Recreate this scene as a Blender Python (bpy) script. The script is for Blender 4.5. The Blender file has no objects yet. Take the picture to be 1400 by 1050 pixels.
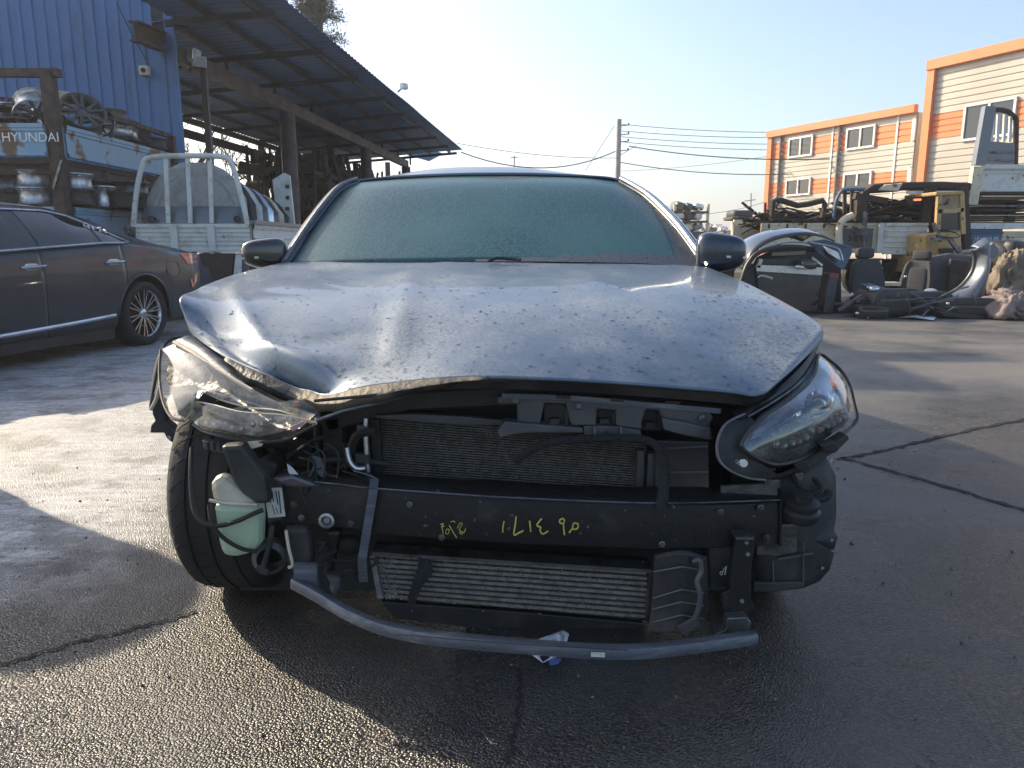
import bpy, bmesh, math, random
from mathutils import Vector, Matrix, noise as mnoise
R = math.radians
random.seed(7)
sc = bpy.context.scene
C = sc.collection

# ------------------------------------------------------------------ camera, sky, sun, exposure
CAM_H, PITCH = 0.98, math.atan(191 / 1000)
cam = bpy.data.cameras.new('camera'); cam.sensor_width = 36; cam.lens = 36 * 1000 / 1400
cam.clip_start = 0.05; cam.clip_end = 5000
co = bpy.data.objects.new('camera', cam); C.objects.link(co)
co.location = (0, 0, CAM_H); co.rotation_euler = (math.pi / 2 - PITCH, 0, 0)
sc.camera = co
SUN_EL, SUN_AZ = R(30), R(-57)          # azimuth from +Y towards +X
w = bpy.data.worlds.new('World'); sc.world = w; w.use_nodes = True
nt = w.node_tree; nt.nodes.clear()
sky = nt.nodes.new('ShaderNodeTexSky'); sky.sky_type = 'NISHITA'; sky.sun_disc = False
sky.sun_elevation = SUN_EL; sky.sun_rotation = SUN_AZ; sky.air_density = 1.0; sky.dust_density = 2.6; sky.ozone_density = 2.0
bg = nt.nodes.new('ShaderNodeBackground'); bg.inputs[1].default_value = 0.13
out = nt.nodes.new('ShaderNodeOutputWorld')
nt.links.new(sky.outputs[0], bg.inputs[0]); nt.links.new(bg.outputs[0], out.inputs[0])
sl = bpy.data.lights.new('sun', 'SUN'); sl.energy = 3.6; sl.angle = R(0.6); sl.color = (1, .85, .62)
so = bpy.data.objects.new('sun', sl); C.objects.link(so)
sd = Vector((math.sin(SUN_AZ) * math.cos(SUN_EL), math.cos(SUN_AZ) * math.cos(SUN_EL), math.sin(SUN_EL)))
so.rotation_euler = sd.to_track_quat('Z', 'Y').to_euler(); so.location = sd * 60
sc.view_settings.view_transform = 'Standard'; sc.view_settings.look = 'None'
sc.view_settings.exposure = 1.12; sc.view_settings.gamma = 1

# ------------------------------------------------------------------ helpers
CT, ST = math.cos(PITCH), math.sin(PITCH)
V = Vector
def ray(px, py):
    a, b = (px - 700) / 1000, (525 - py) / 1000
    return V((a, CT + b * ST, -ST + b * CT))
def P(px, py, Y):
    d = ray(px, py); t = Y / d.y
    return V((d.x * t, Y, CAM_H + d.z * t))
def G(px, py, z=0.0):
    d = ray(px, py); t = (z - CAM_H) / d.z
    return V((d.x * t, d.y * t, z))
def PL(px, py, p0, n):                     # meets a plane
    d = ray(px, py); o = V((0, 0, CAM_H)); t = (p0 - o).dot(n) / d.dot(n)
    return o + d * t
def rnd(a, b): return random.uniform(a, b)

WM = {}
class MB:
    def __init__(s): s.v = []; s.f = []
    def add(s, vs, fs):
        n = len(s.v); s.v += [V(p) for p in vs]; s.f += [tuple(i + n for i in f) for f in fs]; return s
    def box(s, c, d, rot=None):
        x, y, z = d[0] / 2, d[1] / 2, d[2] / 2; c = V(c)
        vs = [V((i * x, j * y, k * z)) for k in (-1, 1) for j in (-1, 1) for i in (-1, 1)]
        if rot is not None: vs = [rot @ p for p in vs]
        return s.add([p + c for p in vs], [(0, 2, 3, 1), (4, 5, 7, 6), (0, 1, 5, 4), (2, 6, 7, 3), (0, 4, 6, 2), (1, 3, 7, 5)])
    def bar(s, a, b, w, h=None, up=(0, 0, 1)):
        a, b = V(a), V(b); h = h or w; d = (b - a)
        if d.length < 1e-6: return s
        z = d.normalized(); u = V(up)
        if abs(z.dot(u)) > .98: u = V((0, 1, 0))
        x = z.cross(u).normalized(); y = x.cross(z)
        vs = [p + x * i * w / 2 + y * j * h / 2 for p in (a, b) for (i, j) in ((-1, -1), (1, -1), (1, 1), (-1, 1))]
        return s.add(vs, [(3, 2, 1, 0), (4, 5, 6, 7), (0, 1, 5, 4), (1, 2, 6, 5), (2, 3, 7, 6), (3, 0, 4, 7)])
    def tube(s, pts, r, n=8, smooth=True, cap=True, flat=1.0):
        pts = [V(p) for p in pts]
        if smooth and len(pts) > 2: pts = crom(pts, 6)
        m = len(pts); vs = []; fs = []; px = None
        for i, p in enumerate(pts):
            t = (pts[min(i + 1, m - 1)] - pts[max(i - 1, 0)])
            t = t.normalized() if t.length > 1e-9 else V((0, 0, 1))
            if px is None:
                px = t.cross(V((0, 0, 1)));
                if px.length < .1: px = t.cross(V((0, 1, 0)))
            px = (px - t * px.dot(t)).normalized(); py = t.cross(px)
            rr = r(i / max(1, m - 1)) if callable(r) else r
            for k in range(n):
                a = 2 * math.pi * k / n
                vs.append(p + px * math.cos(a) * rr + py * math.sin(a) * rr * flat)
        for i in range(m - 1):
            for k in range(n):
                fs.append((i * n + k, i * n + (k + 1) % n, (i + 1) * n + (k + 1) % n, (i + 1) * n + k))
        if cap: fs.append(tuple(range(n - 1, -1, -1))); fs.append(tuple((m - 1) * n + k for k in range(n)))
        return s.add(vs, fs)
    def lathe(s, prof, c, ax, n=32, closed=False):
        ax = V(ax).normalized(); c = V(c); u = ax.cross(V((0, 0, 1)))
        if u.length < .1: u = ax.cross(V((0, 1, 0)))
        u.normalize(); w_ = ax.cross(u); vs = []; fs = []; m = len(prof)
        for (r, h) in prof:
            for k in range(n):
                a = 2 * math.pi * k / n; vs.append(c + ax * h + u * math.cos(a) * r + w_ * math.sin(a) * r)
        for i in range(m if closed else m - 1):
            j = (i + 1) % m
            for k in range(n): fs.append((i * n + k, i * n + (k + 1) % n, j * n + (k + 1) % n, j * n + k))
        return s.add(vs, fs)
    def disc(s, r, c, ax, n=24):
        s.lathe([(r, 0)], c, ax, n); m = len(s.v); s.f.append(tuple(range(m - n, m))); return s
    def grid(s, rows):
        m, n = len(rows), len(rows[0])
        return s.add([p for r_ in rows for p in r_], [(i * n + j, i * n + j + 1, (i + 1) * n + j + 1, (i + 1) * n + j) for i in range(m - 1) for j in range(n - 1)])
    def plate(s, pts, dv=(0, .02, 0)):     # polygon with thickness dv
        pts = [V(p) for p in pts]; dv = V(dv); n = len(pts)
        return s.add(pts + [p + dv for p in pts], [tuple(range(n)), tuple(range(2 * n - 1, n - 1, -1))] + [(i, n + i, n + (i + 1) % n, (i + 1) % n) for i in range(n)])
    def patch(s, outl, bulge=(0, 0, 0), rings=6):
        outl = [V(p) for p in outl]; n = len(outl); c = sum(outl, V()) / n; b = V(bulge); vs = []; fs = []
        for k in range(rings):
            r = 1 - k / rings
            for p in outl: vs.append(c + (p - c) * r + b * (1 - r * r))
        vs.append(c + b)
        for k in range(rings - 1):
            for i in range(n): fs.append((k * n + i, k * n + (i + 1) % n, (k + 1) * n + (i + 1) % n, (k + 1) * n + i))
        for i in range(n): fs.append(((rings - 1) * n + i, (rings - 1) * n + (i + 1) % n, rings * n))
        return s.add(vs, fs)
    def sup(s, c, d, e1=.4, e2=.4, rot=None, n=16, m=10, tap=None):   # rounded box
        c = V(c); vs = []; fs = []
        sp = lambda a, e: math.copysign(abs(a) ** e, a)
        for i in range(m + 1):
            ph = -math.pi / 2 + math.pi * i / m
            for k in range(n):
                th = 2 * math.pi * k / n
                p = V((d[0] / 2 * sp(math.cos(ph), e1) * sp(math.cos(th), e2), d[1] / 2 * sp(math.cos(ph), e1) * sp(math.sin(th), e2), d[2] / 2 * sp(math.sin(ph), e1)))
                if tap: p = tap(p)
                if rot is not None: p = rot @ p
                vs.append(p + c)
        for i in range(m):
            for k in range(n): fs.append((i * n + k, i * n + (k + 1) % n, (i + 1) * n + (k + 1) % n, (i + 1) * n + k))
        return s.add(vs, fs)
    def build(s, name, mat, par=None, local=False, smooth=False, solid=0, bevel=0, sub=0, loc=None, kind=None, label=None):
        vs = s.v
        if par is not None and not local:
            mi = WM[par].inverted(); vs = [mi @ p for p in vs]
        elif par is None and loc is not None: vs = [p - V(loc) for p in vs]
        me = bpy.data.meshes.new(name); me.from_pydata([tuple(p) for p in vs], [], s.f); me.materials.append(mat); me.update()
        bm = bmesh.new(); bm.from_mesh(me); bmesh.ops.recalc_face_normals(bm, faces=bm.faces); bm.to_mesh(me); bm.free()
        o = bpy.data.objects.new(name, me); C.objects.link(o)
        if par is not None: o.parent = par; WM[o] = WM[par]
        else: o.location = loc or (0, 0, 0); WM[o] = Matrix.Translation(V(loc or (0, 0, 0)))
        if smooth:
            me.shade_smooth()
            if smooth != 'all': sharp(me, R(40))
        if solid:
            md = o.modifiers.new('solid', 'SOLIDIFY'); md.thickness = solid; md.offset = 0
        if bevel:
            md = o.modifiers.new('bevel', 'BEVEL'); md.width = bevel; md.segments = 2; md.limit_method = 'ANGLE'
        if sub:
            md = o.modifiers.new('sub', 'SUBSURF'); md.levels = sub; md.render_levels = sub
        if kind: o['kind'] = kind
        if label: o['label'] = label
        return o
def sharp(me, ang):
    try: me.set_sharp_from_angle(angle=ang)
    except Exception: pass
def crom(pts, k):
    o = []; n = len(pts)
    for i in range(n - 1):
        p0, p1, p2, p3 = pts[max(i - 1, 0)], pts[i], pts[i + 1], pts[min(i + 2, n - 1)]
        for j in range(k):
            t = j / k
            o.append(.5 * ((2 * p1) + (p2 - p0) * t + (2 * p0 - 5 * p1 + 4 * p2 - p3) * t * t + (3 * p1 - p0 - 3 * p2 + p3) * t ** 3))
    o.append(pts[-1]); return o
def crgrid(rows, ku, kv):
    rr = [crom(r_, ku) for r_ in rows]
    cols = [crom([r_[j] for r_ in rr], kv) for j in range(len(rr[0]))]
    return [[cols[j][i] for j in range(len(cols))] for i in range(len(cols[0]))]
def lerp(a, b, t): return a + (b - a) * t
def itp(tab, x):
    if x <= tab[0][0]: return tab[0][1]
    for (a, b), (c, d) in zip(tab, tab[1:]):
        if x <= c: return b + (d - b) * (x - a) / (c - a)
    return tab[-1][1]
def thing(name, label, cat, loc=(0, 0, 0), rz=0, group=None):
    o = bpy.data.objects.new(name, None); C.objects.link(o); o.location = loc; o.rotation_euler = (0, 0, rz)
    o.empty_display_size = .2
    WM[o] = Matrix.Translation(V(loc)) @ Matrix.Rotation(rz, 4, 'Z')
    return tag(o, label, cat, group)
def tag(o, label, cat, group=None):
    o['label'] = label; o['category'] = cat
    if group: o['group'] = group
    return o
def copy_tree(o, par=None):
    c = o.copy(); C.objects.link(c)
    if par is not None: c.parent = par
    for ch in list(o.children): copy_tree(ch, c)
    return c
def text_mb(txt, size, o, ux, uy, depth=.002):   # flat lettering laid on a plane
    cu = bpy.data.curves.new('lettering', 'FONT'); cu.body = txt; cu.size = size; cu.align_x = 'CENTER'; cu.align_y = 'CENTER'
    ob = bpy.data.objects.new('lettering', cu); C.objects.link(ob)
    dg = bpy.context.evaluated_depsgraph_get(); dg.update()
    me = bpy.data.meshes.new_from_object(ob.evaluated_get(dg))
    m = MB(); o, ux, uy = V(o), V(ux).normalized(), V(uy).normalized()
    m.add([o + ux * v.co.x + uy * v.co.y for v in me.vertices], [tuple(p.vertices) for p in me.polygons])
    bpy.data.objects.remove(ob); bpy.data.curves.remove(cu); bpy.data.meshes.remove(me)
    return m

# ------------------------------------------------------------------ materials
def mat(name, c, r=.5, m=0, c2=None, ns=8, lo=.45, hi=.6, bump=0, bs=80, coat=0, spec=.5, stretch=None, trans=0, alpha=1, c3=None, n3=30, lo3=.55, hi3=.62, rv=.12):
    M = bpy.data.materials.new(name); M.use_nodes = True; t = M.node_tree; N = t.nodes; L = t.links
    b = N['Principled BSDF']
    b.inputs['Base Color'].default_value = (*c, 1); b.inputs['Roughness'].default_value = r; b.inputs['Metallic'].default_value = m
    b.inputs['Specular IOR Level'].default_value = spec
    if coat: b.inputs['Coat Weight'].default_value = coat; b.inputs['Coat Roughness'].default_value = .04
    if trans: b.inputs['Transmission Weight'].default_value = trans
    if alpha < 1: b.inputs['Alpha'].default_value = alpha
    tc = N.new('ShaderNodeTexCoord'); vec = tc.outputs['Object']
    if stretch:
        mp = N.new('ShaderNodeMapping'); mp.inputs['Scale'].default_value = stretch; L.new(vec, mp.inputs[0]); vec = mp.outputs[0]
    n = N.new('ShaderNodeTexNoise'); n.inputs['Scale'].default_value = ns; n.inputs['Detail'].default_value = 7; n.inputs['Roughness'].default_value = .62
    L.new(vec, n.inputs['Vector'])
    def masked(noise_out, lo, hi):
        mr = N.new('ShaderNodeMapRange'); mr.inputs[1].default_value = lo; mr.inputs[2].default_value = hi; L.new(noise_out, mr.inputs[0]); return mr.outputs[0]
    if c2 is None: c2 = tuple(x * .72 for x in c); lo, hi = .4, .65
    mx = N.new('ShaderNodeMix'); mx.data_type = 'RGBA'; mx.inputs[6].default_value = (*c, 1); mx.inputs[7].default_value = (*c2, 1)
    L.new(masked(n.outputs[0], lo, hi), mx.inputs[0]); col = mx.outputs[2]
    if c3 is not None:
        n2 = N.new('ShaderNodeTexNoise'); n2.inputs['Scale'].default_value = n3; n2.inputs['Detail'].default_value = 8; L.new(vec, n2.inputs['Vector'])
        m2 = N.new('ShaderNodeMix'); m2.data_type = 'RGBA'; m2.inputs[7].default_value = (*c3, 1); L.new(col, m2.inputs[6]); L.new(masked(n2.outputs[0], lo3, hi3), m2.inputs[0]); col = m2.outputs[2]
    L.new(col, b.inputs['Base Color'])
    if rv:
        mr = N.new('ShaderNodeMapRange'); mr.inputs[1].default_value = .3; mr.inputs[2].default_value = .7
        mr.inputs[3].default_value = max(.02, r - rv); mr.inputs[4].default_value = min(1, r + rv); L.new(n.outputs[0], mr.inputs[0]); L.new(mr.outputs[0], b.inputs['Roughness'])
    if bump:
        nb = N.new('ShaderNodeTexNoise'); nb.inputs['Scale'].default_value = bs; nb.inputs['Detail'].default_value = 5; L.new(vec, nb.inputs['Vector'])
        bp = N.new('ShaderNodeBump'); bp.inputs['Strength'].default_value = bump; bp.inputs['Distance'].default_value = .01
        L.new(nb.outputs[0], bp.inputs['Height']); L.new(bp.outputs[0], b.inputs['Normal'])
    return M
def lens_mat(name, tint, haze, hazecol, rough=.04, ior=1.5):      # clear cover: see-through, glossy, partly dusty
    M = bpy.data.materials.new(name); M.use_nodes = True; t = M.node_tree; N = t.nodes; L = t.links
    N.remove(N['Principled BSDF']); o = N['Material Output']
    tr = N.new('ShaderNodeBsdfTransparent'); tr.inputs[0].default_value = (*tint, 1)
    gl = N.new('ShaderNodeBsdfGlossy'); gl.inputs['Roughness'].default_value = rough; gl.inputs[0].default_value = (1, 1, 1, 1)
    df = N.new('ShaderNodeBsdfDiffuse'); df.inputs[0].default_value = (*hazecol, 1)
    fr = N.new('ShaderNodeFresnel'); fr.inputs[0].default_value = ior
    m1 = N.new('ShaderNodeMixShader'); L.new(fr.outputs[0], m1.inputs[0]); L.new(tr.outputs[0], m1.inputs[1]); L.new(gl.outputs[0], m1.inputs[2])
    tc = N.new('ShaderNodeTexCoord'); n = N.new('ShaderNodeTexNoise'); n.inputs['Scale'].default_value = 22; n.inputs['Detail'].default_value = 9; n.inputs['Roughness'].default_value = .75
    L.new(tc.outputs['Object'], n.inputs['Vector'])
    mr = N.new('ShaderNodeMapRange'); mr.inputs[1].default_value = .35; mr.inputs[2].default_value = .75; mr.inputs[4].default_value = haze * 2; L.new(n.outputs[0], mr.inputs[0])
    m2 = N.new('ShaderNodeMixShader'); L.new(mr.outputs[0], m2.inputs[0]); L.new(m1.outputs[0], m2.inputs[1]); L.new(df.outputs[0], m2.inputs[2])
    L.new(m2.outputs[0], o.inputs[0]); return M
def ground_mat():
    M = bpy.data.materials.new('asphalt'); M.use_nodes = True; t = M.node_tree; N = t.nodes; L = t.links; b = N['Principled BSDF']
    tc = N.new('ShaderNodeTexCoord'); pos = tc.outputs['Object']
    def noi(s, d=6, r=.6, v=pos, dist=0):
        n = N.new('ShaderNodeTexNoise'); n.inputs['Scale'].default_value = s; n.inputs['Detail'].default_value = d; n.inputs['Roughness'].default_value = r; n.inputs['Distortion'].default_value = dist
        L.new(v, n.inputs['Vector']); return n.outputs[0]
    def mrg(x, a, b_, c=0, d=1):
        m = N.new('ShaderNodeMapRange'); m.inputs[1].default_value = a; m.inputs[2].default_value = b_; m.inputs[3].default_value = c; m.inputs[4].default_value = d
        m.interpolation_type = 'SMOOTHSTEP'; L.new(x, m.inputs[0]); return m.outputs[0]
    def mth(op, x, y):
        m = N.new('ShaderNodeMath'); m.operation = op
        for i, q in enumerate((x, y)):
            if isinstance(q, (int, float)): m.inputs[i].default_value = q
            else: L.new(q, m.inputs[i])
        return m.outputs[0]
    def mix(f, a, b_):
        m = N.new('ShaderNodeMix'); m.data_type = 'RGBA'; L.new(f, m.inputs[0])
        for i, q in ((6, a), (7, b_)):
            if isinstance(q, tuple): m.inputs[i].default_value = (*q, 1)
            else: L.new(q, m.inputs[i])
        return m.outputs[2]
    vo = N.new('ShaderNodeTexVoronoi'); vo.inputs['Scale'].default_value = 190; L.new(pos, vo.inputs['Vector'])
    sx = N.new('ShaderNodeSeparateColor'); L.new(vo.outputs['Color'], sx.inputs[0])
    stone = mrg(sx.outputs[0], .35, 1.0)
    col = mix(stone, (.012, .012, .013), (.085, .072, .055))
    col = mix(mrg(noi(.9, 5), .42, .66), col, (.055, .054, .053))
    col = mix(mrg(noi(5, 8, .7), .50, .72), col, (.022, .022, .023))
    sp = N.new('ShaderNodeSeparateXYZ'); L.new(pos, sp.inputs[0]); X, Y = sp.outputs[0], sp.outputs[1]
    # frost and white dust lying left of the wreck
    edge = mth('ADD', mth('MULTIPLY', X, -1), mth('MULTIPLY', mth('SUBTRACT', noi(1.3, 6, .65), .5), 1.5))
    fm = mrg(edge, 1.15, 1.62)
    fm = mth('MULTIPLY', fm, mrg(Y, 10.5, 8.0)); fm = mth('MULTIPLY', fm, mrg(Y, 1.25, 2.2))
    mp = N.new('ShaderNodeMapping'); mp.inputs['Rotation'].default_value = (0, 0, R(38)); mp.inputs['Scale'].default_value = (1.2, 9, 1); L.new(pos, mp.inputs[0])
    streak = mrg(noi(2.2, 8, .68, mp.outputs[0]), .40, .60, 0.0, 1.0)
    fine = mrg(noi(26, 8, .75), .36, .56, .44, 1)
    fr = mth('MULTIPLY', mth('MULTIPLY', fm, mth('ADD', mth('MULTIPLY', streak, .50), .50)), fine)
    # far yard made paler in the colour for dry sunlit ground, then the frost
    far = mth('MULTIPLY', mrg(noi(.8, 7, .65), .30, .62), mrg(Y, 2.9, 5.2))
    col = mix(mth('MULTIPLY', far, .8), col, (.19, .17, .145))
    col = mix(mth('MULTIPLY', fr, mrg(noi(3.5, 9, .7), .36, .54, .35, 1)), col, (.60, .60, .60))
    L.new(col, b.inputs['Base Color'])
    wet = mrg(noi(1.7, 5), .38, .62, .20, .42)
    wetfar = mth('ADD', wet, mrg(Y, 3.0, 7.0, 0, .25))
    L.new(mth('MAXIMUM', wetfar, mth('MULTIPLY', fr, .85)), b.inputs['Roughness'])
    b.inputs['Specular IOR Level'].default_value = .75
    vd = mth('SUBTRACT', 1.0, mth('MULTIPLY', vo.outputs['Distance'], 1.2))
    h = mth('ADD', mth('MULTIPLY', vd, .62), mth('MULTIPLY', sx.outputs[1], .42))
    h = mth('ADD', h, mth('MULTIPLY', noi(150, 4, .7), .35))
    h = mth('ADD', h, mth('MULTIPLY', noi(16, 5, .6), 1.0))
    bp = N.new('ShaderNodeBump'); bp.inputs['Strength'].default_value = .85; bp.inputs['Distance'].default_value = .0055
    L.new(h, bp.inputs['Height']); L.new(bp.outputs[0], b.inputs['Normal']); return M
def paint_mat():
    M = bpy.data.materials.new('hood_paint'); M.use_nodes = True; t = M.node_tree; N = t.nodes; L = t.links; b = N['Principled BSDF']
    tc = N.new('ShaderNodeTexCoord'); pos = tc.outputs['Object']
    def noi(s, d=7, r=.62):
        n = N.new('ShaderNodeTexNoise'); n.inputs['Scale'].default_value = s; n.inputs['Detail'].default_value = d; n.inputs['Roughness'].default_value = r; L.new(pos, n.inputs['Vector']); return n.outputs[0]
    def mrg(x, a, b_, c=0, d=1):
        m = N.new('ShaderNodeMapRange'); m.inputs[1].default_value = a; m.inputs[2].default_value = b_; m.inputs[3].default_value = c; m.inputs[4].default_value = d; L.new(x, m.inputs[0]); return m.outputs[0]
    ml = N.new('ShaderNodeMath'); ml.operation = 'MULTIPLY'; L.new(mrg(noi(2.6), .40, .70), ml.inputs[0]); L.new(mrg(noi(120, 3), .30, .62), ml.inputs[1])
    mx = N.new('ShaderNodeMix'); mx.data_type = 'RGBA'; mx.inputs[6].default_value = (.030, .082, .160, 1); mx.inputs[7].default_value = (.43, .42, .365, 1)
    fl = N.new('ShaderNodeMapRange'); fl.inputs[3].default_value = .21; fl.inputs[4].default_value = .66; L.new(ml.outputs[0], fl.inputs[0])
    L.new(fl.outputs[0], mx.inputs[0]); L.new(mx.outputs[2], b.inputs['Base Color'])
    L.new(mrg(ml.outputs[0], 0, .7, .55, .05), b.inputs['Metallic'])
    L.new(mrg(ml.outputs[0], 0, 1, .42, .60), b.inputs['Roughness'])
    L.new(mrg(ml.outputs[0], 0, .9, .45, .15), b.inputs['Coat Weight']); b.inputs['Coat Roughness'].default_value = .07
    return M
def dew_mat():
    M = bpy.data.materials.new('dewy_glass'); M.use_nodes = True; t = M.node_tree; N = t.nodes; L = t.links; b = N['Principled BSDF']
    tc = N.new('ShaderNodeTexCoord'); pos = tc.outputs['Object']
    vo = N.new('ShaderNodeTexVoronoi'); vo.inputs['Scale'].default_value = 240; L.new(pos, vo.inputs['Vector'])
    n = N.new('ShaderNodeTexNoise'); n.inputs['Scale'].default_value = 420; n.inputs['Detail'].default_value = 2; L.new(pos, n.inputs['Vector'])
    n2 = N.new('ShaderNodeTexNoise'); n2.inputs['Scale'].default_value = 1.6; n2.inputs['Detail'].default_value = 4; L.new(pos, n2.inputs['Vector'])
    mx = N.new('ShaderNodeMix'); mx.data_type = 'RGBA'; mx.inputs[6].default_value = (.010, .050, .062, 1); mx.inputs[7].default_value = (.062, .135, .145, 1)
    sx = N.new('ShaderNodeSeparateColor'); L.new(vo.outputs['Color'], sx.inputs[0])
    mr = N.new('ShaderNodeMapRange'); mr.inputs[1].default_value = .3; mr.inputs[2].default_value = 1; L.new(sx.outputs[0], mr.inputs[0])
    L.new(mr.outputs[0], mx.inputs[0])
    m3 = N.new('ShaderNodeMix'); m3.data_type = 'RGBA'; m3.inputs[7].default_value = (.045, .125, .125, 1); L.new(mx.outputs[2], m3.inputs[6])
    mr2 = N.new('ShaderNodeMapRange'); mr2.inputs[1].default_value = .4; mr2.inputs[2].default_value = .7; mr2.inputs[4].default_value = .7; L.new(n2.outputs[0], mr2.inputs[0]); L.new(mr2.outputs[0], m3.inputs[0])
    L.new(m3.outputs[2], b.inputs['Base Color']); b.inputs['Roughness'].default_value = .28; b.inputs['Specular IOR Level'].default_value = .32
    ad = N.new('ShaderNodeMath'); ad.operation = 'MULTIPLY_ADD'; L.new(vo.outputs['Distance'], ad.inputs[0]); ad.inputs[1].default_value = -.9; L.new(n.outputs[0], ad.inputs[2])
    bp = N.new('ShaderNodeBump'); bp.inputs['Strength'].default_value = .45; bp.inputs['Distance'].default_value = .0018; L.new(ad.outputs[0], bp.inputs['Height']); L.new(bp.outputs[0], b.inputs['Normal'])
    return M
m_ground = ground_mat()
m_hood = paint_mat(); m_dew = dew_mat()
m_navy = mat('navy_paint', (.022, .032, .055), .28, .3, coat=.8, ns=5)
m_blackpaint = mat('black_paint', (.012, .012, .014), .2, .1, coat=1, ns=4, c2=(.03, .028, .025), lo=.5, hi=.7)
m_brown = mat('taupe_paint', (.034, .040, .050), .40, .15, coat=.4, ns=4, rv=.06)
m_black = mat('black_plastic', (.018, .018, .019), .48, ns=14, c2=(.04, .038, .036), lo=.5, hi=.68, bump=.15, bs=150)
m_blackd = mat('dusty_black_plastic', (.022, .022, .023), .6, ns=7, c2=(.075, .068, .058), lo=.46, hi=.7, bump=.2, bs=90)
m_greyp = mat('grey_plastic', (.075, .075, .08), .45, ns=9, c2=(.12, .115, .105), lo=.46, hi=.68, bump=.15, bs=120)
m_rubber = mat('tyre_rubber', (.013, .013, .013), .75, ns=6, c2=(.042, .038, .032), lo=.5, hi=.75, bump=.3, bs=160)
m_foam = mat('foam_rubber', (.028, .028, .03), .9, ns=60, bump=1, bs=260)
m_beam = mat('black_steel', (.014, .014, .015), .42, .2, ns=10, c2=(.05, .047, .042), lo=.58, hi=.78, bump=.2, bs=60, c3=(.16, .155, .15), n3=70, lo3=.68, hi3=.73)
m_steel = mat('worn_steel', (.16, .16, .165), .4, .8, ns=12, c2=(.07, .065, .06), lo=.45, hi=.62, bump=.25)
m_alu = mat('aluminium', (.52, .52, .53), .35, .85, ns=14, c2=(.28, .27, .26), lo=.45, hi=.65, bump=.2)
m_fin = mat('cooler_fins', (.020, .020, .021), .6, .3, ns=120, c2=(.055, .05, .045), lo=.5, hi=.66, bump=.8, bs=260)
m_tubes = mat('dirty_cooler_tube', (.24, .22, .19), .5, .2, ns=60, c2=(.11, .10, .088), lo=.42, hi=.68, bump=.3, c3=(.06, .055, .05), n3=140, lo3=.60, hi3=.70)
m_barp = mat('scuffed_grey_trim', (.10, .11, .13), .36, .2, ns=5, c2=(.20, .21, .22), lo=.48, hi=.66, stretch=(1, 8, 8), bump=.3, bs=50)
m_chrome = mat('chrome', (.75, .75, .76), .08, 1, ns=4, rv=.03)
m_satin = mat('satin_chrome', (.6, .61, .62), .25, 1, ns=4)
m_whitep = mat('white_paint', (.62, .62, .58), .5, ns=6, c2=(.42, .40, .34), lo=.5, hi=.72, c3=(.17, .08, .035), n3=9, lo3=.66, hi3=.72)
m_creamp = mat('old_cream_paint', (.64, .56, .40), .55, ns=5, c2=(.48, .40, .27), lo=.48, hi=.7, c3=(.20, .10, .045), n3=8, lo3=.62, hi3=.70)  # cream brightened in place of the warm sun on the scrap truck bed
m_bluep = mat('rusted_blue_paint', (.20, .34, .46), .55, ns=4, c2=(.26, .38, .46), lo=.4, hi=.6, c3=(.15, .075, .04), n3=3.4, lo3=.54, hi3=.60, bump=.3)
m_dkbluep = mat('dull_blue_paint', (.055, .12, .23), .5, ns=5, c2=(.08, .14, .22), lo=.4, hi=.6, c3=(.20, .11, .05), n3=5, lo3=.62, hi3=.68)
m_rust = mat('rusty_steel', (.085, .055, .042), .75, .2, ns=9, c2=(.045, .036, .032), lo=.42, hi=.62, bump=.4, bs=90)
m_dkrust = mat('dark_rust', (.045, .032, .026), .8, ns=12, c2=(.09, .05, .03), lo=.5, hi=.7, bump=.5)
m_scrap = mat('scrap_iron', (.04, .033, .028), .7, .3, ns=7, c2=(.12, .085, .06), lo=.48, hi=.68, bump=.4)
m_wood = mat('weathered_wood', (.30, .19, .10), .8, ns=6, c2=(.18, .11, .06), stretch=(1, 1, 8), lo=.42, hi=.6, bump=.4)
m_bluewall = mat('blue_sheet_metal', (.070, .170, .36), .5, .05, ns=1.1, c2=(.09, .185, .35), lo=.4, hi=.65, stretch=(1, 1, .25), c3=(.07, .11, .17), n3=5, lo3=.58, hi3=.72)
m_roofsh = mat('blue_grey_roof_sheet', (.12, .23, .42), .5, .1, ns=.8, c2=(.085, .165, .30), stretch=(1, .3, 1), lo=.4, hi=.65)
m_girder = mat('brown_girder_paint', (.075, .058, .052), .6, ns=3, c2=(.055, .042, .038))
m_glid = mat('grey_undercoat', (.33, .34, .33), .5, ns=6, c2=(.26, .265, .25))
m_dksteel = mat('dark_roof_steel', (.06, .065, .075), .6, ns=3)
m_tan = mat('tan_sacking', (.21, .17, .125), .95, ns=7, c2=(.15, .115, .085), bump=.5, bs=60)
m_beige = mat('beige_cladding', (.47, .43, .36), .55, ns=.4, c2=(.42, .385, .32), stretch=(1, 1, .4))
m_orange = mat('orange_cladding', (.72, .20, .055), .5, ns=.5, c2=(.66, .18, .05))
m_frame = mat('white_window_frame', (.75, .74, .70), .45, ns=2)
m_pane = mat('window_pane', (.02, .028, .035), .06, ns=.8, coat=.3, rv=.02)
m_tint = mat('tinted_glass', (.010, .012, .016), .05, ns=3, rv=.02, coat=.5)
m_lensr = lens_mat('clear_lamp_cover', (.96, .97, .98), .02, (.5, .5, .5), .03, 2.1)
m_lensl = lens_mat('scuffed_lamp_cover', (.94, .92, .88), .13, (.50, .46, .39), .06)
m_led = mat('lamp_lens', (.75, .75, .72), .1, .6, ns=8, rv=.03)
m_white = mat('white_marking', (.8, .8, .78), .6, ns=9)
m_yellow = mat('yellow_paint_pen', (.68, .60, .12), .6, ns=25)
m_paper = mat('white_paper', (.82, .82, .84), .8, ns=9)
m_inkblue = mat('blue_print', (.10, .14, .38), .7, ns=9)
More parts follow.
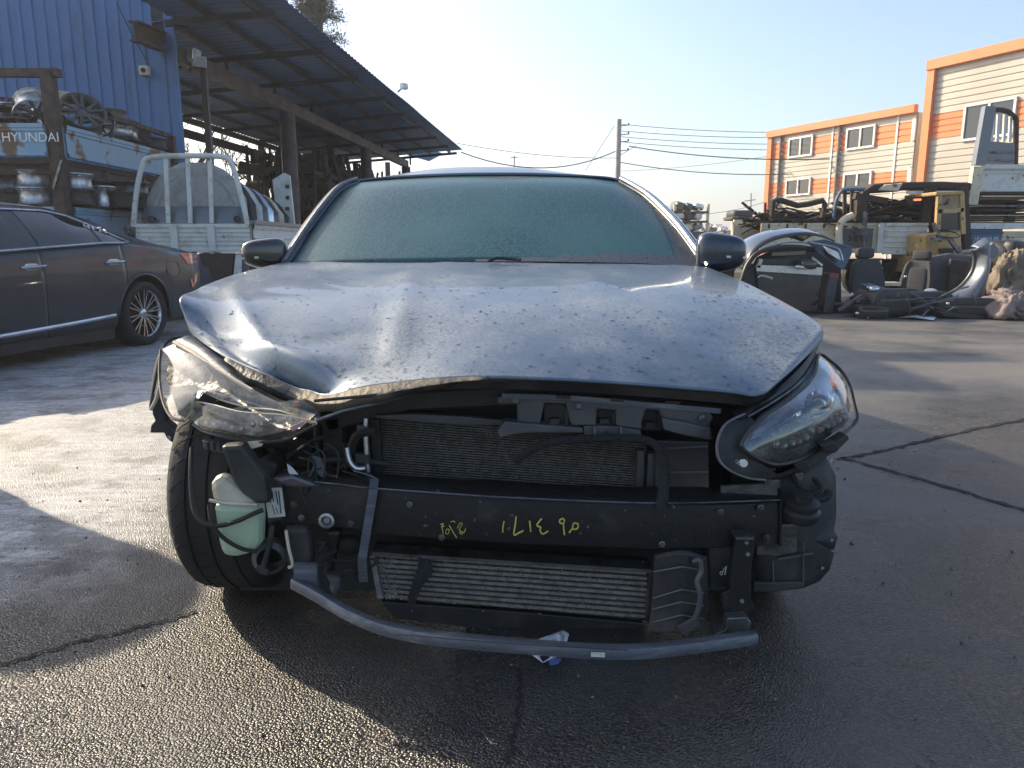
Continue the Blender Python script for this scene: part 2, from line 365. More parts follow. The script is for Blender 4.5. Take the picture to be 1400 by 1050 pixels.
m_tank = mat('milky_tank_plastic', (.58, .54, .42), .45, ns=6, c2=(.48, .42, .30), spec=.4)
m_fluid = mat('green_fluid_tank', (.37, .48, .32), .4, ns=4, c2=(.46, .52, .38), lo=.4, hi=.6)
m_seat = mat('charcoal_seat_cloth', (.035, .036, .04), .85, ns=30, c2=(.055, .055, .06), bump=.4, bs=300)
m_fender = mat('grey_primer_panel', (.13, .145, .17), .38, .3, ns=4, c2=(.16, .17, .19), coat=.3)
m_cloth = mat('dusty_mauve_cloth', (.21, .165, .155), .95, ns=6, c2=(.27, .21, .185), bump=.6, bs=60)
m_yel = mat('faded_yellow_paint', (.45, .31, .13), .55, ns=3, c2=(.33, .21, .085), lo=.45, hi=.65, c3=(.12, .06, .03), n3=7, lo3=.6, hi3=.66)
m_red = mat('red_lamp', (.42, .012, .02), .12, ns=6, coat=1, rv=.03)
m_amber = mat('amber_lamp', (.75, .20, .03), .25, ns=6)
m_bark = mat('bark', (.075, .058, .045), .9, ns=12, bump=.5)
m_pine = mat('pine_needles', (.045, .065, .035), .7, ns=3, c2=(.07, .085, .05), lo=.4, hi=.6)
m_conc = mat('pole_concrete', (.36, .35, .33), .8, ns=3)
m_wire = mat('black_cable', (.02, .02, .02), .6, ns=3)
m_drop = mat('water', (.9, .95, 1), .02, trans=1, ns=3, rv=0)
m_drop.node_tree.nodes['Principled BSDF'].inputs['IOR'].default_value = 1.24
m_hill = mat('haze_tinted_hill', (.20, .235, .27), 1, ns=.02, c2=(.23, .26, .29))  # pale grey-blue puts the distance haze into the colour
m_foil = mat('white_plastic_sheet', (.72, .74, .78), .4, ns=5)
m_sticker = mat('white_label', (.62, .61, .56), .6, ns=20, c2=(.35, .33, .30), lo=.56, hi=.66)

# ------------------------------------------------------------------ ground, hills
g = MB(); g.grid([[V((x, y, 0)) for x in (-620, -40, 40, 620)] for y in (-40, 60, 640)])
ground = g.build('ground', m_ground, kind='structure')
m_crack = mat('crack_dirt', (.012, .012, .012), .9, ns=20)
def crack(pts, wd):
    pts = crom([G(*p) for p in pts], 10); a = []; b = []
    for i, p in enumerate(pts):
        t = (pts[min(i + 1, len(pts) - 1)] - pts[max(i - 1, 0)]).normalized(); n = V((-t.y, t.x, 0))
        j = n * rnd(-.008, .008); k = wd * rnd(.4, 1.3)
        a.append(p + n * k + j + V((0, 0, .004))); b.append(p - n * k + j + V((0, 0, .004)))
    MB().grid([a, b]).build('crack', m_crack, ground)
crack([(-260, 985), (-90, 935), (20, 905), (95, 882), (150, 868), (215, 852), (270, 838)], .006)
crack([(1142, 628), (1200, 618), (1260, 604), (1320, 590), (1400, 574), (1520, 553), (1700, 526)], .013)
crack([(1150, 626), (1220, 645), (1300, 668), (1400, 698), (1520, 736), (1700, 800)], .013)
crack([(690, 1046), (705, 985), (712, 940), (705, 915)], .004)
random.seed(55); gv = MB()
for k in range(420):
    x, y = rnd(-2.2, 2.4), 1.15 + abs(random.gauss(0, 1.3)); s_ = rnd(.0018, .0055) if k % 20 else rnd(.005, .008); c_ = V((x, y, s_ * .4)); vs = []
    for d in ((1, 0, 0), (-1, 0, 0), (0, 1, 0), (0, -1, 0), (0, 0, 1), (0, 0, -1)): vs.append(c_ + V(d) * s_ * rnd(.6, 1.2))
    gv.add(vs, [(0, 2, 4), (2, 1, 4), (1, 3, 4), (3, 0, 4), (2, 0, 5), (1, 2, 5), (3, 1, 5), (0, 3, 5)])
o = gv.build('grit', mat('stone_grit', (.16, .14, .11), .8, ns=60, c2=(.06, .055, .05)), kind='stuff'); o['label'] = 'loose grit scattered over the asphalt'
h = MB()
rows = [[], []]
for i in range(61):
    x = -600 + i * 20; z = 15 + 9 * mnoise.noise(V((x * .008, 3.1, 0))) + 3 * mnoise.noise(V((x * .035, 1, 0)))
    rows[0].append(V((x, 480 + 25 * mnoise.noise(V((x * .01, 9, 0))), -.5))); rows[1].append(V((x, 600, max(4, min(24, z + 4)))))
h.grid(rows).build('hills', m_hill, kind='structure', smooth=True)

# ------------------------------------------------------------------ blue sheet-metal building
WY = 12.3
bb = thing('blue_building', 'blue corrugated sheet-metal building wall behind the wheel rack', 'building', (-10, WY, 0))
def corr(x0, x1, z0, z1, y, pitch=.19, dep=.028):
    m = MB(); x = x0; xs = []
    while x < x1:
        for dx, dy in ((0, 0), (.10, 0), (.115, -dep), (.16, -dep), (.175, 0)):
            if x + dx <= x1: xs.append((x + dx, y + dy))
        x += pitch
    xs.append((x1, y)); return m.grid([[V((a, b, z)) for a, b in xs] for z in (z0, z1)])
xg0, xg1, xr1 = P(207, 30, WY).x, P(223, 30, WY).x, P(258, 250, WY).x
zg = P(215, 62, WY).z
corr(-16, xg0, 0, 6.4, WY).build('wall_sheet', m_bluewall, bb)
corr(xg0, xg1, 0, zg, WY).build('wall_sheet', m_bluewall, bb)
corr(xg1 + .02, xr1, 0, 6.4, WY - .03).build('corner_sheet', m_bluewall, bb)
MB().box(((xg0 + xg1) / 2, WY + .12, (zg + 6.4) / 2), (xg1 - xg0 + .1, .05, 6.4 - zg)).build('opening_shade_panel', m_black, bb)  # black panel stands in for the darkness inside the opening
MB().box((-16, WY + 6, 3.2), (.1, 12, 6.4)).build('side_wall', m_bluewall, bb)
MB().box((-10.6, WY + .18, 6.44), (10.9, .5, .06)).build('wall_cap', m_roofsh, bb)
a_, b_ = P(183, 42, WY - .9), P(224, 58, WY + .05)
gi = MB()
for dz in (-.13, .13): gi.bar(a_ + V((0, 0, dz)), b_ + V((0, 0, dz)), .16, .025)
gi.bar(a_, b_, .02, .26); gi.build('girder_stub', m_girder, bb)
p = P(198, 97, WY - .08)
wb = thing('junction_box', 'small cream electrical box on the blue wall', 'box', p)
MB().box(p, (.15, .10, .14)).build('case', m_creamp, wb, bevel=.01); MB().lathe([(0, -.07), (.035, -.07), (.035, 0)], p, (0, 1, 0), 12).build('socket', m_dkrust, wb)
MB().tube([P(160, 5, WY - .06), P(182, 50, WY - .06), P(203, 88, WY - .06)], .008, 5).build('cable', m_wire, wb)

# ------------------------------------------------------------------ open shed
shed = thing('open_shed', 'long open steel shed with blue-grey corrugated roof', 'shed', (-6, 18, 0))
S = lambda a, t, z: V((a + .084 * t, t, z))
zroof = lambda a: 4.6 + (a + 4.43) * .085
T0, T1 = 12.35, 29.7
ts = []; t = T0
while t < T1: ts += [(t, 0), (t + .05, .022), (t + .11, .022), (t + .16, 0)]; t += .21
ts.append((T1, 0))
as_ = [-4.43, -5.6, -6.9, -8.3, -9.8]
MB().grid([[S(a, t, zroof(a) + d + .02 * mnoise.noise(V((a, t * .4, 0)))) for t, d in ts] for a in as_]).build('roof', m_roofsh, shed, solid=.004)
MB().bar(S(-6.4, T0, 3.95), S(-6.4, T1 - 1, 3.95), .17, .24).build('main_beam', m_girder, shed)
MB().bar(S(-9.7, T0, 4.02), S(-9.7, T1 - 1, 4.02), .10, .14).build('rear_beam', m_girder, shed)
MB().bar(S(-9.75, T0, 3.70), S(-9.75, T1 - 4, 3.70), .10, .20).build('rear_rail', m_dkrust, shed)
for t in (17, 23.2, 28.6):
    MB().tube([S(-6.4, t, 0), S(-6.4, t, 3.84)], .17, 16, smooth=False).build('column', m_girder, shed, smooth=True)
for t in (13.5, 18.5, 23.5, 28.6):
    MB().bar(S(-9.7, t, 0), S(-9.7, t, 4.0), .16).build('column', m_girder, shed)
as2 = [-4.43, -5.4, -6.33]; tn = []; t = 9.2
while t < T0 - .02: tn += [(t, 0), (t + .05, .022), (t + .11, .022), (t + .16, 0)]; t += .21
tn = [q_ for q_ in tn if q_[0] < T0 - .01] + [(T0 - .005, 0)]
MB().grid([[S(a, t, zroof(a) + d) for t, d in tn] for a in as2]).build('roof_overhang', m_roofsh, shed, solid=.004)
for a in (-4.9, -5.65): MB().bar(S(a, 9.3, zroof(a) - .06), S(a, T0 + .09, zroof(a) - .06), .05, .09).build('purlin', m_dksteel, shed)
for t in (10, 12): MB().bar(S(-4.6, t, zroof(-4.6) - .15), S(-6.3, t, zroof(-6.3) - .15), .06, .09).build('rafter', m_dksteel, shed)
for a in (-4.9, -5.65, -6.4, -7.2, -8.1, -9.0):
    MB().bar(S(a, T0 + .1, zroof(a) - .06), S(a, T1 - .1, zroof(a) - .06), .05, .09).build('purlin', m_dksteel, shed)
for t in (14.2, 16.4, 18.6, 20.8, 23.0, 25.2, 27.4, 29.4):
    MB().bar(S(-4.6, t, zroof(-4.6) - .15), S(-9.7, t, zroof(-9.7) - .15), .06, .09).build('rafter', m_dksteel, shed)
    MB().bar(S(-6.4, t, 4.0), S(-6.4, t, zroof(-6.4) - .12), .06).build('post', m_girder, shed)
MB().bar(S(-6.2, 12.9, 0), S(-6.2, 12.9, 4.0), .09).build('column', m_girder, shed)
# lamps
def lamp(p, s, label, dirn):
    t = thing('floodlight', label, 'lamp', p, 0, 'floodlights of the shed')
    rot = V(dirn).to_track_quat('Y', 'Z').to_matrix()
    MB().box(p, (.22 * s, .12 * s, .16 * s), rot).build('housing', m_whitep, t, bevel=.01)
    MB().box(V(p) + rot @ V((0, .07 * s, 0)), (.19 * s, .02, .13 * s), rot).build('glass', m_led, t)
    MB().bar(V(p), V(p) + V((-.18 * s, .0, -.16 * s)), .04).build('bracket', m_steel, t)
lamp(P(262, 77, 12.7), 1.2, 'white floodlight on the thin post beside the blue wall', (-.4, -1, .2))
lamp(P(272, 84, 12.7), 1.0, 'white camera below the floodlight on the thin post', (.5, -1, -.3))
pl = P(552, 118, 22.2); lamp(pl, 1.0, 'floodlight standing on the roof edge against the sky', (.8, -.6, .2))
lamp(P(514, 133, 21.0), 1.2, 'small lamp under the shed roof overhang', (.3, -1, -.5))
# parts hanging and stacked inside
MB().plate([S(-9.2, 23.2, 0), S(-9.2, 28.6, 0), S(-9.2, 28.6, 3.5), S(-9.2, 23.2, 3.5)], (-.03, 0, 0)).build('rear_sheet', m_dkrust, shed)
rack = thing('parts_rack', 'dark steel rack of salvaged parts inside the open shed', 'rack', S(-7.6, 21, 0))
for t in (20.6, 23, 25.4, 27.8):
    for a in (-7.1, -8.9): MB().bar(S(a, t, 0), S(a, t, 3.6), .07).build('upright', m_dkrust, rack)
for z in (.9, 1.9, 2.9):
    MB().bar(S(-7.1, 20.5, z), S(-7.1, 28, z), .06, .1).build('rail', m_dkrust, rack); MB().bar(S(-8.9, 20.5, z), S(-8.9, 28, z), .06, .1).build('rail', m_dkrust, rack)
    MB().plate([S(-7.1, 20.5, z), S(-7.1, 28, z), S(-8.9, 28, z), S(-8.9, 20.5, z)], (0, 0, .04)).build('shelf_board', m_dkrust, rack)
def clutter(name, label, n, t0, t1, a0, a1, z0, z1, mt, hang):
    m = MB()
    for i in range(n):
        p = S(rnd(a0, a1), rnd(t0, t1), rnd(z0, z1)); k = random.random()
        if hang: m.tube([p, p + V((rnd(-.1, .1), rnd(-.1, .1), -rnd(.3, .6))), p + V((rnd(-.2, .2), rnd(-.2, .2), -rnd(.6, 1.2)))], rnd(.03, .10), 6)
        elif k < .5: m.sup(p, (rnd(.2, .6), rnd(.2, .6), rnd(.15, .4)), .5, .5, Matrix.Rotation(rnd(0, 3), 3, 'Z') @ Matrix.Rotation(rnd(-.4, .4), 3, 'X'), 8, 5)
        else: m.bar(p, p + V((rnd(-.6, .6), rnd(-.6, .6), rnd(-.2, .4))), rnd(.04, .14))
    o = m.build(name, mt, kind='stuff'); o['label'] = label; return o
clutter('hanging_parts', 'dark hoses and trims hanging in the shed', 320, 20.6, 28.0, -7.0, -8.8, 2.6, 3.7, m_scrap, True)
clutter('stacked_parts', 'brown and black car parts heaped on the shed rack', 480, 20.6, 28.6, -6.9, -9.2, .3, 3.2, m_dkrust, False)
for k, t in enumerate((24.6, 25.4, 26.2, 27.2, 28.2)):
    o = MB().bar(S(-5.9, t, 0), S(-5.9, t, 3.2 + .2 * math.sin(k * 2)), .07).build('steel_pole', m_steel if k % 2 == 0 else m_rust, loc=S(-5.9, t, 0))
    tag(o, ['first', 'second', 'middle', 'fourth', 'last'][k] + ' thin upright pole, counted left to right, at the far end of the shed', 'pole', 'upright poles at the far end of the shed')
o = thing('far_roof', 'low dark blue roof of a shed behind the far end', 'shed', (-3.6, 34, 0))
MB().plate([P(560, 212, 34), P(585, 219, 34), P(604, 209, 34), P(560, 196, 34)], (0, .5, 0)).build('gable', m_roofsh, o)
MB().bar(V((-5.6, 34.2, 0)), V((-5.6, 34.2, 4.6)), .2).build('post', m_girder, o)

# ------------------------------------------------------------------ trees
def bare_tree(loc, hgt, label, seed, spread=.55):
    random.seed(seed); t = thing('bare_tree', label, 'tree', loc, 0, 'bare trees behind the shed'); tr = MB(); cr = MB()
    def grow(mb, p, d, l, r, lev):
        q = p + d * l; mid = (p + q) / 2 + V((rnd(-1, 1), rnd(-1, 1), 0)) * l * .06
        mb.tube([p, mid, q], lambda s, r=r: r * (1 - .45 * s), 6 if lev < 2 else 4, cap=False)
        if lev > 4: return
        for k in range(random.randint(2, 4)):
            ax = V((rnd(-1, 1), rnd(-1, 1), rnd(-.1, .5))).normalized()
            grow(cr, p.lerp(q, rnd(.45, 1)), (d * (1 - spread) + ax * spread + V((0, 0, .12))).normalized(), l * rnd(.55, .78), r * .55, lev + 1)
    grow(tr, V(loc), V((0, 0, 1)), hgt * .33, hgt * .016, 0)
    tr.build('trunk', m_bark, t, smooth=True); cr.build('branches', m_bark, t); random.seed(11)
bare_tree((-10.4, 23, 0), 8, 'leafless tree behind the shed beside the blue wall', 3)
bare_tree((-8.5, 24.5, 0), 7, 'leafless twiggy tree behind the shed, right of the truck bed', 5)
bare_tree((-11.5, 28, 0), 9, 'tall leafless tree farthest behind the shed', 8)
def pine(loc, hgt, label, seed):
    random.seed(seed); t = thing('pine_tree', label, 'tree', loc); L_ = V(loc)
    MB().tube([L_, L_ + V((.2, 0, hgt * .5)), L_ + V((0, 0, hgt))], lambda s: .22 * (1 - .8 * s), 8).build('trunk', m_bark, t)
    br = MB(); lf = MB()
    for i in range(20):
        z = hgt * rnd(.80, 1.0); a = rnd(0, 6.28); l = (1.3 - z / hgt) * hgt * rnd(.06, .20)
        p0 = L_ + V((0, 0, z)); p1 = p0 + V((math.cos(a) * l, math.sin(a) * l, rnd(0, .5)))
        br.tube([p0, (p0 + p1) / 2 + V((0, 0, .15)), p1], lambda s: .05 * (1 - .7 * s), 5)
        for k in range(5):
            c = p0.lerp(p1, rnd(.45, 1.05)) + V((rnd(-.2, .2), rnd(-.2, .2), rnd(0, .25)))
            for q in range(120):
                d = V((random.gauss(0, 1), random.gauss(0, 1), random.gauss(.2, .7))).normalized(); e = c + d * rnd(.03, .30)
                s = d.cross(V((rnd(-1, 1), rnd(-1, 1), 1))).normalized() * .018
                lf.add([e - s, e + s, e + d * rnd(.07, .13)], [(0, 1, 2)])
    br.build('branches', m_bark, t); lf.build('needles', m_pine, t); random.seed(12)
pine(P(396, 300, 25) * V((1, 1, 0)), 10.6, 'pine tree rising behind the shed roof', 4)
pine(P(448, 300, 26) * V((1, 1, 0)), 9.2, 'second pine crown just right of the first above the roof', 9)

# ------------------------------------------------------------------ orange and beige factory
c0 = P(1057, 183, 45); fd = V((.474, -1, 0)).normalized(); fn = V((-fd.y, fd.x, 0)); fn = fn if fn.y < 0 else -fn
c0.z = 0
fac = thing('factory_building', 'long two-storey beige factory with two orange bands', 'building', c0)
tall = thing('factory_wing', 'taller beige factory block with orange corner and parapet', 'building', c0 + fd * 9.2)
def FP(s, z, d=0, b=c0): return b + fd * s + fn * d + V((0, 0, z))
def fpix(px, py, d=0, b=c0):
    q = PL(px, py, b + fn * d, fn); return (q - b).dot(fd), q.z
def ribs(s0, s1, z0, z1, d, b, par, mt, name, sub=None):
    m = MB(); n = max(1, round((z1 - z0) / .29)); hh = (z1 - z0) / n; prof = []
    for i in range(n):
        z = z0 + i * hh; prof += [(z, 0), (z + hh * .70, 0), (z + hh * .78, -.03), (z + hh * .93, -.03)]
    prof.append((z1, 0))
    for i in range(n):                        # every board of the cladding on its own
        MB().grid([[FP(s, z, d + q, b) for s in (s0, s1)] for z, q in prof[4 * i:4 * i + 4] + [(prof[4 * i + 4][0] - .004, prof[4 * i + 4][1] - .03)]]).build(name, mt, par)
z_e = fpix(1060, 187)[1]; L1 = 9.25
wins1 = [(1080, 194, 1111, 211), (1159, 181, 1196, 200), (1251, 170, 1270, 189)]
wins2 = [(1076, 249, 1108, 266), (1155, 239, 1191, 258), (1246, 233, 1264, 246)]
zb1 = (fpix(1080, 215)[1], fpix(1080, 193)[1]); zb2 = (fpix(1076, 267)[1], fpix(1076, 249)[1])
for (z0, z1, mt) in ((0, zb2[0], m_beige), (zb2[0], zb2[1], m_orange), (zb2[1], zb1[0], m_beige), (zb1[0], zb1[1], m_orange), (zb1[1], z_e, m_beige)):
    ribs(0, L1, z0, z1, 0, c0, fac, mt, 'cladding_board')
def window(par, s0, s1, z0, z1, b, mull=1):
    fr = MB()
    for a in ([s0, s1] + [lerp(s0, s1, (k + 1) / (mull + 1)) for k in range(mull)]): fr.bar(FP(a, z0, .05, b), FP(a, z1, .05, b), .10, .10, fn)
    for z in (z0, z1): fr.bar(FP(s0 - .05, z, .05, b), FP(s1 + .05, z, .05, b), .10, .10)
    f = fr.build('window', m_frame, par)
    for k in range(mull + 1):
        a, c = lerp(s0, s1, k / (mull + 1)), lerp(s0, s1, (k + 1) / (mull + 1))
        MB().plate([FP(a, z0, .03, b), FP(c, z0, .03, b), FP(c, z1, .03, b), FP(a, z1, .03, b)], -fn * .02).build('pane', m_pane, f)
for (x0, y0, x1, y1) in wins1 + wins2:
    s0, _ = fpix(x0, (y0 + y1) / 2); s1, _ = fpix(x1, (y0 + y1) / 2)
    zz = zb1 if y0 < 220 else zb2
    window(fac, s0, min(s1, L1 - .1), zz[0] - .02, zz[1] + .1, c0, 0 if x0 > 1240 else 1)
MB().bar(FP(-.3, z_e + .16, .12), FP(L1, z_e + .16, .12), .3, .36).build('eave_trim', m_orange, fac)
MB().bar(FP(-.1, 0, .06), FP(-.1, z_e, .06), .34, .2, fn).build('corner_trim', m_orange, fac)
for px in (1068, 1147): s_ = fpix(px, 220)[0]; MB().bar(FP(s_, 0, .1), FP(s_, z_e, .1), .12).build('drainpipe', m_steel, fac)
for px in (1136, 1223): s_ = fpix(px, 220)[0]; MB().bar(FP(s_, 0, .01), FP(s_, z_e, .01), .10, .05, fn).build('seam_strip', m_frame, fac)
MB().plate([FP(0, 0, -.1), FP(L1, 0, -.1), FP(L1, z_e, -.1), FP(0, z_e, -.1)], -fn * 14).build('wall_body', m_beige, fac)
b1 = c0 + fn * .6
s0 = fpix(1274, 150, 0, b1)[0]; zt = fpix(1274, 96, 0, b1)[1]; sE = s0 + 14
z1a, z1b = fpix(1274, 190, 0, b1)[1], fpix(1274, 157, 0, b1)[1]
for (z0, z1, mt) in ((0, 3.4, m_beige), (3.4, z1a, m_beige), (z1a, z1b, m_orange), (z1b, zt, m_beige)):
    ribs(s0, sE, z0, z1, 0, b1, tall, mt, 'cladding_board')
MB().bar(FP(s0 - .1, 0, .08, b1), FP(s0 - .1, zt + .1, .08, b1), .36, .25, fn).build('corner_trim', m_orange, tall)
MB().bar(FP(s0 - .3, zt + .2, .12, b1), FP(sE, zt + .2, .12, b1), .3, .42).build('parapet_trim', m_orange, tall)
MB().plate([FP(s0, 0, -.1, b1), FP(sE, 0, -.1, b1), FP(sE, zt, -.1, b1), FP(s0, zt, -.1, b1)], -fn * 15).build('wall_body', m_beige, tall)
sa, sb = fpix(1319, 170, 0, b1)[0], fpix(1386, 170, 0, b1)[0]
window(tall, sa, sb, z1a - .25, z1b + .12, b1, 1)

# ------------------------------------------------------------------ pole and wires
pb = V((P(843, 300, 45).x, 45, 0)); zt_ = P(843, 163, 45).z
pole = thing('utility_pole', 'grey concrete utility pole behind the wrecked car', 'utility pole', pb)
MB().tube([pb, pb + V((0, 0, zt_))], lambda s: .19 - .05 * s, 14, smooth=False).build('shaft', m_conc, pole, smooth=True)
for z in (.4, .9, 1.3, 1.8):
    MB().bar(pb + V((0, -.1, zt_ - z)), pb + V((.55, -.1, zt_ - z + .06)), .05).build('crossarm', m_steel, pole)
    MB().lathe([(.0, 0), (.06, .02), (.04, .08), (.06, .12), (0, .15)], pb + V((.55, -.1, zt_ - z + .04)), (0, 0, 1), 8).build('insulator', m_dkrust, pole)
def wire(p0, p1, sag, r, label):
    pts = [p0.lerp(p1, k / 14) - V((0, 0, sag * 4 * (k / 14) * (1 - k / 14))) for k in range(15)]
    o = MB().tube(pts, r, 5, smooth=False).build('overhead_wire', m_wire, loc=p0); tag(o, label, 'power line', 'overhead wires')
W_ = lambda x, y, Y=45: P(x, y, Y)
nm = ['topmost', 'second', 'third', 'fourth']
for k, (y0, y1) in enumerate(((170, 181), (179, 188), (187, 197), (194, 205))):
    wire(W_(850, y0), W_(1075, y1, 47), .12, .018, nm[k] + ' thin wire from the pole to the orange factory')
wire(W_(860, 200), W_(1400, 188, 38), .9, .03, 'thick black cable crossing in front of the factory windows')
wire(W_(848, 222), W_(1330, 204, 42), 1.0, .025, 'lower cable from the pole, under the thick one')
wire(W_(630, 208, 38), W_(841, 207), .85, .03, 'sagging thick cable between shed roof tip and pole')
wire(W_(625, 196, 36), W_(841, 216), .2, .016, 'thin wire between shed roof and pole above thick cable')
wire(W_(840, 172), W_(800, 234), 0, .016, 'diagonal stay wire left of the pole')
wire(W_(845, 214), W_(870, 199), 0, .016, 'short slanted jumper wire right of the pole')
wire(W_(845, 234, 60), W_(1060, 212, 60), .2, .015, 'faint wire rising behind the pole to the factory')
wire(W_(900, 291, 90), W_(1055, 273, 90), .8, .03, 'far wire above the stacked cars')
fp = thing('distant_pole', 'far thin pole left of the orange factory', 'utility pole', V((P(1027, 300, 90).x, 90, 0)))
MB().tube([V((P(1027, 300, 90).x, 90, 0)), P(1027, 264, 90)], .09, 6, smooth=False).build('shaft', m_conc, fp)
MB().bar(P(1018, 275, 90), P(1033, 273, 90), .1).build('crossarm', m_steel, fp)
fp = thing('distant_pole', 'far thin pole above the wrecked roof left of utility pole', 'utility pole', V((P(703, 300, 90).x, 90, 0)))
MB().tube([V((P(703, 300, 90).x, 90, 0)), P(703, 213, 90)], .09, 6, smooth=False).build('shaft', m_conc, fp)
MB().bar(P(698, 215, 90), P(708, 215, 90), .1).build('crossarm', m_steel, fp)
# ------------------------------------------------------------------ cars: shared builders
def wheel(par, c, ax, r, wd, rr, spokes=10, local=False, m_rim=None, tread=True, twist=0):
    c, ax = V(c), V(ax).normalized(); rim = MB(); m_rim = m_rim or m_satin
    rim.lathe([(rr * .96, -wd * .45), (rr * .9, -wd * .3), (rr * .9, wd * .30), (rr * .97, wd * .42), (rr * 1.02, wd * .46), (rr * 1.02, wd * .40), (rr * .96, wd * .38)], c, ax, 36)
    u = ax.cross(V((0, 0, 1))).normalized(); v_ = ax.cross(u)
    for k in range(spokes):
        for dd in (-.055, .055):
            a = 2 * math.pi * k / spokes + dd + twist; d = u * math.cos(a) + v_ * math.sin(a); q = u * math.cos(a + dd) + v_ * math.sin(a + dd)
            rim.bar(c + d * rr * .2 + ax * wd * .30, c + q * rr * .97 + ax * wd * .38, rr * .055, .03, ax)
    rim.lathe([(0, wd * .36), (rr * .16, wd * .36), (rr * .24, wd * .30), (rr * .24, -.02)], c, ax, 20)
    o = rim.build('wheel', m_rim, par, local=local, smooth=True)
    b = MB(); b.disc(rr * .9, c + ax * wd * .05, ax, 24); b.lathe([(rr * .62, wd * .12), (rr * .62, wd * .18), (rr * .25, wd * .18)], c, ax, 24); b.build('brake_disc', m_dkrust, o, local=local)
    pf = [(rr * .98, -wd * .46), (r * .82, -wd * .52), (r * .93, -wd * .50), (r * .985, -wd * .42)]
    for g0 in (-.24, 0, .24): pf += [(r, wd * (g0 - .05)), (r, wd * (g0 - .018)), (r - .006, wd * (g0 - .014)), (r - .006, wd * (g0 + .014)), (r, wd * (g0 + .018)), (r, wd * (g0 + .05))]
    pf += [(r * .985, wd * .42), (r * .93, wd * .50), (r * .82, wd * .52), (rr * .98, wd * .46)]
    t = MB().lathe(pf, c, ax, 56, True).build('tyre', m_rubber, o, local=local, smooth=True)
    return o, t
PROF = [(.18, .945), (.35, .98), (.55, 1.0), (.72, .998), (.85, .978), (1.02, .94)]
def sidex(pr, y, z): return itp(pr['W'], y) * itp(PROF, z)
def upx(pr, y, z):
    zb, zr = itp(pr['zb'], y), itp(pr['zr'], y); xb = sidex(pr, y, zb); t = max(0, min(1, (z - zb) / max(.02, zr - zb)))
    return lerp(xb, itp(pr['hw'], y), t) + .02 * math.sin(math.pi * t)
def side_panel(par, pr, sg, y0, y1, name, mt, zlo=None, label=None):
    n = max(6, int((y1 - y0) / .035)); rows = [[] for _ in range(11)]
    for i in range(n + 1):
        y = lerp(y0, y1, i / n); zl = pr['sill'] if zlo is None else zlo
        for (yc, zc, ra) in pr['arch']:
            if abs(y - yc) < ra: zl = max(zl, zc + math.sqrt(ra * ra - (y - yc) ** 2))
        zt = itp(pr['zb'], y); zl = min(zl, zt - .02)
        for k in range(11):
            z = lerp(zl, zt, k / 10); rows[k].append(V((sg * sidex(pr, y, z), y, z)))
    return MB().grid(rows).build(name, mt, par, local=True, smooth=True, solid=.006, label=label)
def upper_shell(par, pr, sg, y0, y1, name, mt):
    n = int((y1 - y0) / .06); rows = [[] for _ in range(7)]
    for i in range(n + 1):
        y = lerp(y0, y1, i / n); zb, zr = itp(pr['zb'], y), itp(pr['zr'], y)
        for k in range(7):
            z = lerp(zb, zr, k / 6); rows[k].append(V((sg * upx(pr, y, z), y, z)))
    return MB().grid(rows).build(name, mt, par, local=True, smooth=True)
def top_strip(par, pr, y0, y1, name, mt, crown=.05, zkey='zr', hk='hw'):
    n = max(4, int((y1 - y0) / .08)); rows = []
    for i in range(n + 1):
        y = lerp(y0, y1, i / n); hw, z = itp(pr[hk], y), itp(pr[zkey], y)
        rows.append([V((hw * k / 8, y, z + crown * (1 - (k / 8) ** 2))) for k in range(-8, 9)])
    return MB().grid(rows).build(name, mt, par, local=True, smooth=True)
def side_window(par, pr, sg, ya, yb, top, name, off=.006, zlo=.0):
    n = 14; rows = [[] for _ in range(6)]
    for i in range(n + 1):
        y = lerp(ya, yb, i / n); z0 = itp(pr['zb'], y) + .018 + zlo; z1 = max(itp(top, y), z0 + .002)
        for k in range(6):
            z = lerp(z0, z1, k / 5); rows[k].append(V((sg * (upx(pr, y, z) + off), y, z)))
    return MB().grid(rows).build(name, m_tint, par, local=True, smooth=True)

# ------------------------------------------------------------------ parked brown sedan
SR = dict(W=[(-.95, .70), (-.6, .86), (0, .915), (1, .93), (2.8, .93), (3.3, .91), (3.7, .86), (4.0, .74)],
          zb=[(-.95, .62), (-.5, .72), (.5, .86), (1.2, .915), (2.4, .985), (2.7, .985), (3.1, .955), (3.5, .915), (4.0, .86)],
          hw=[(.45, .78), (1.2, .60), (2.3, .60), (2.9, .66), (3.4, .72), (4.0, .66)],
          zr=[(.45, .93), (.6, .97), (1.15, 1.265), (1.6, 1.305), (2.1, 1.29), (2.5, 1.215), (2.9, 1.09), (3.3, .985), (3.7, .935), (4.0, .89)],
          sill=.22, arch=[(0, .325, .37), (2.855, .325, .37)], hood=[(-.95, .63), (-.5, .74), (.45, .92)], hoodw=[(-.95, .66), (-.5, .82), (.45, .86)])
sed = thing('parked_sedan', 'dark taupe sedan parked beside the wreck, chrome window trim', 'car', (-5.05, 4.58, 0), -.201)
def panels(par, pr, mt, sgs, cuts, names):
    for sg in sgs:
        for (a, b), nm_ in zip(cuts, names): side_panel(par, pr, sg, a + .004, b - .004, nm_, mt)
cuts = [(-.95, .42), (.42, 1.66), (1.66, 2.60), (2.60, 4.0)]; nms = ['front_fender', 'front_door', 'rear_door', 'rear_fender']
panels(sed, SR, m_brown, (1, -1), cuts, nms)
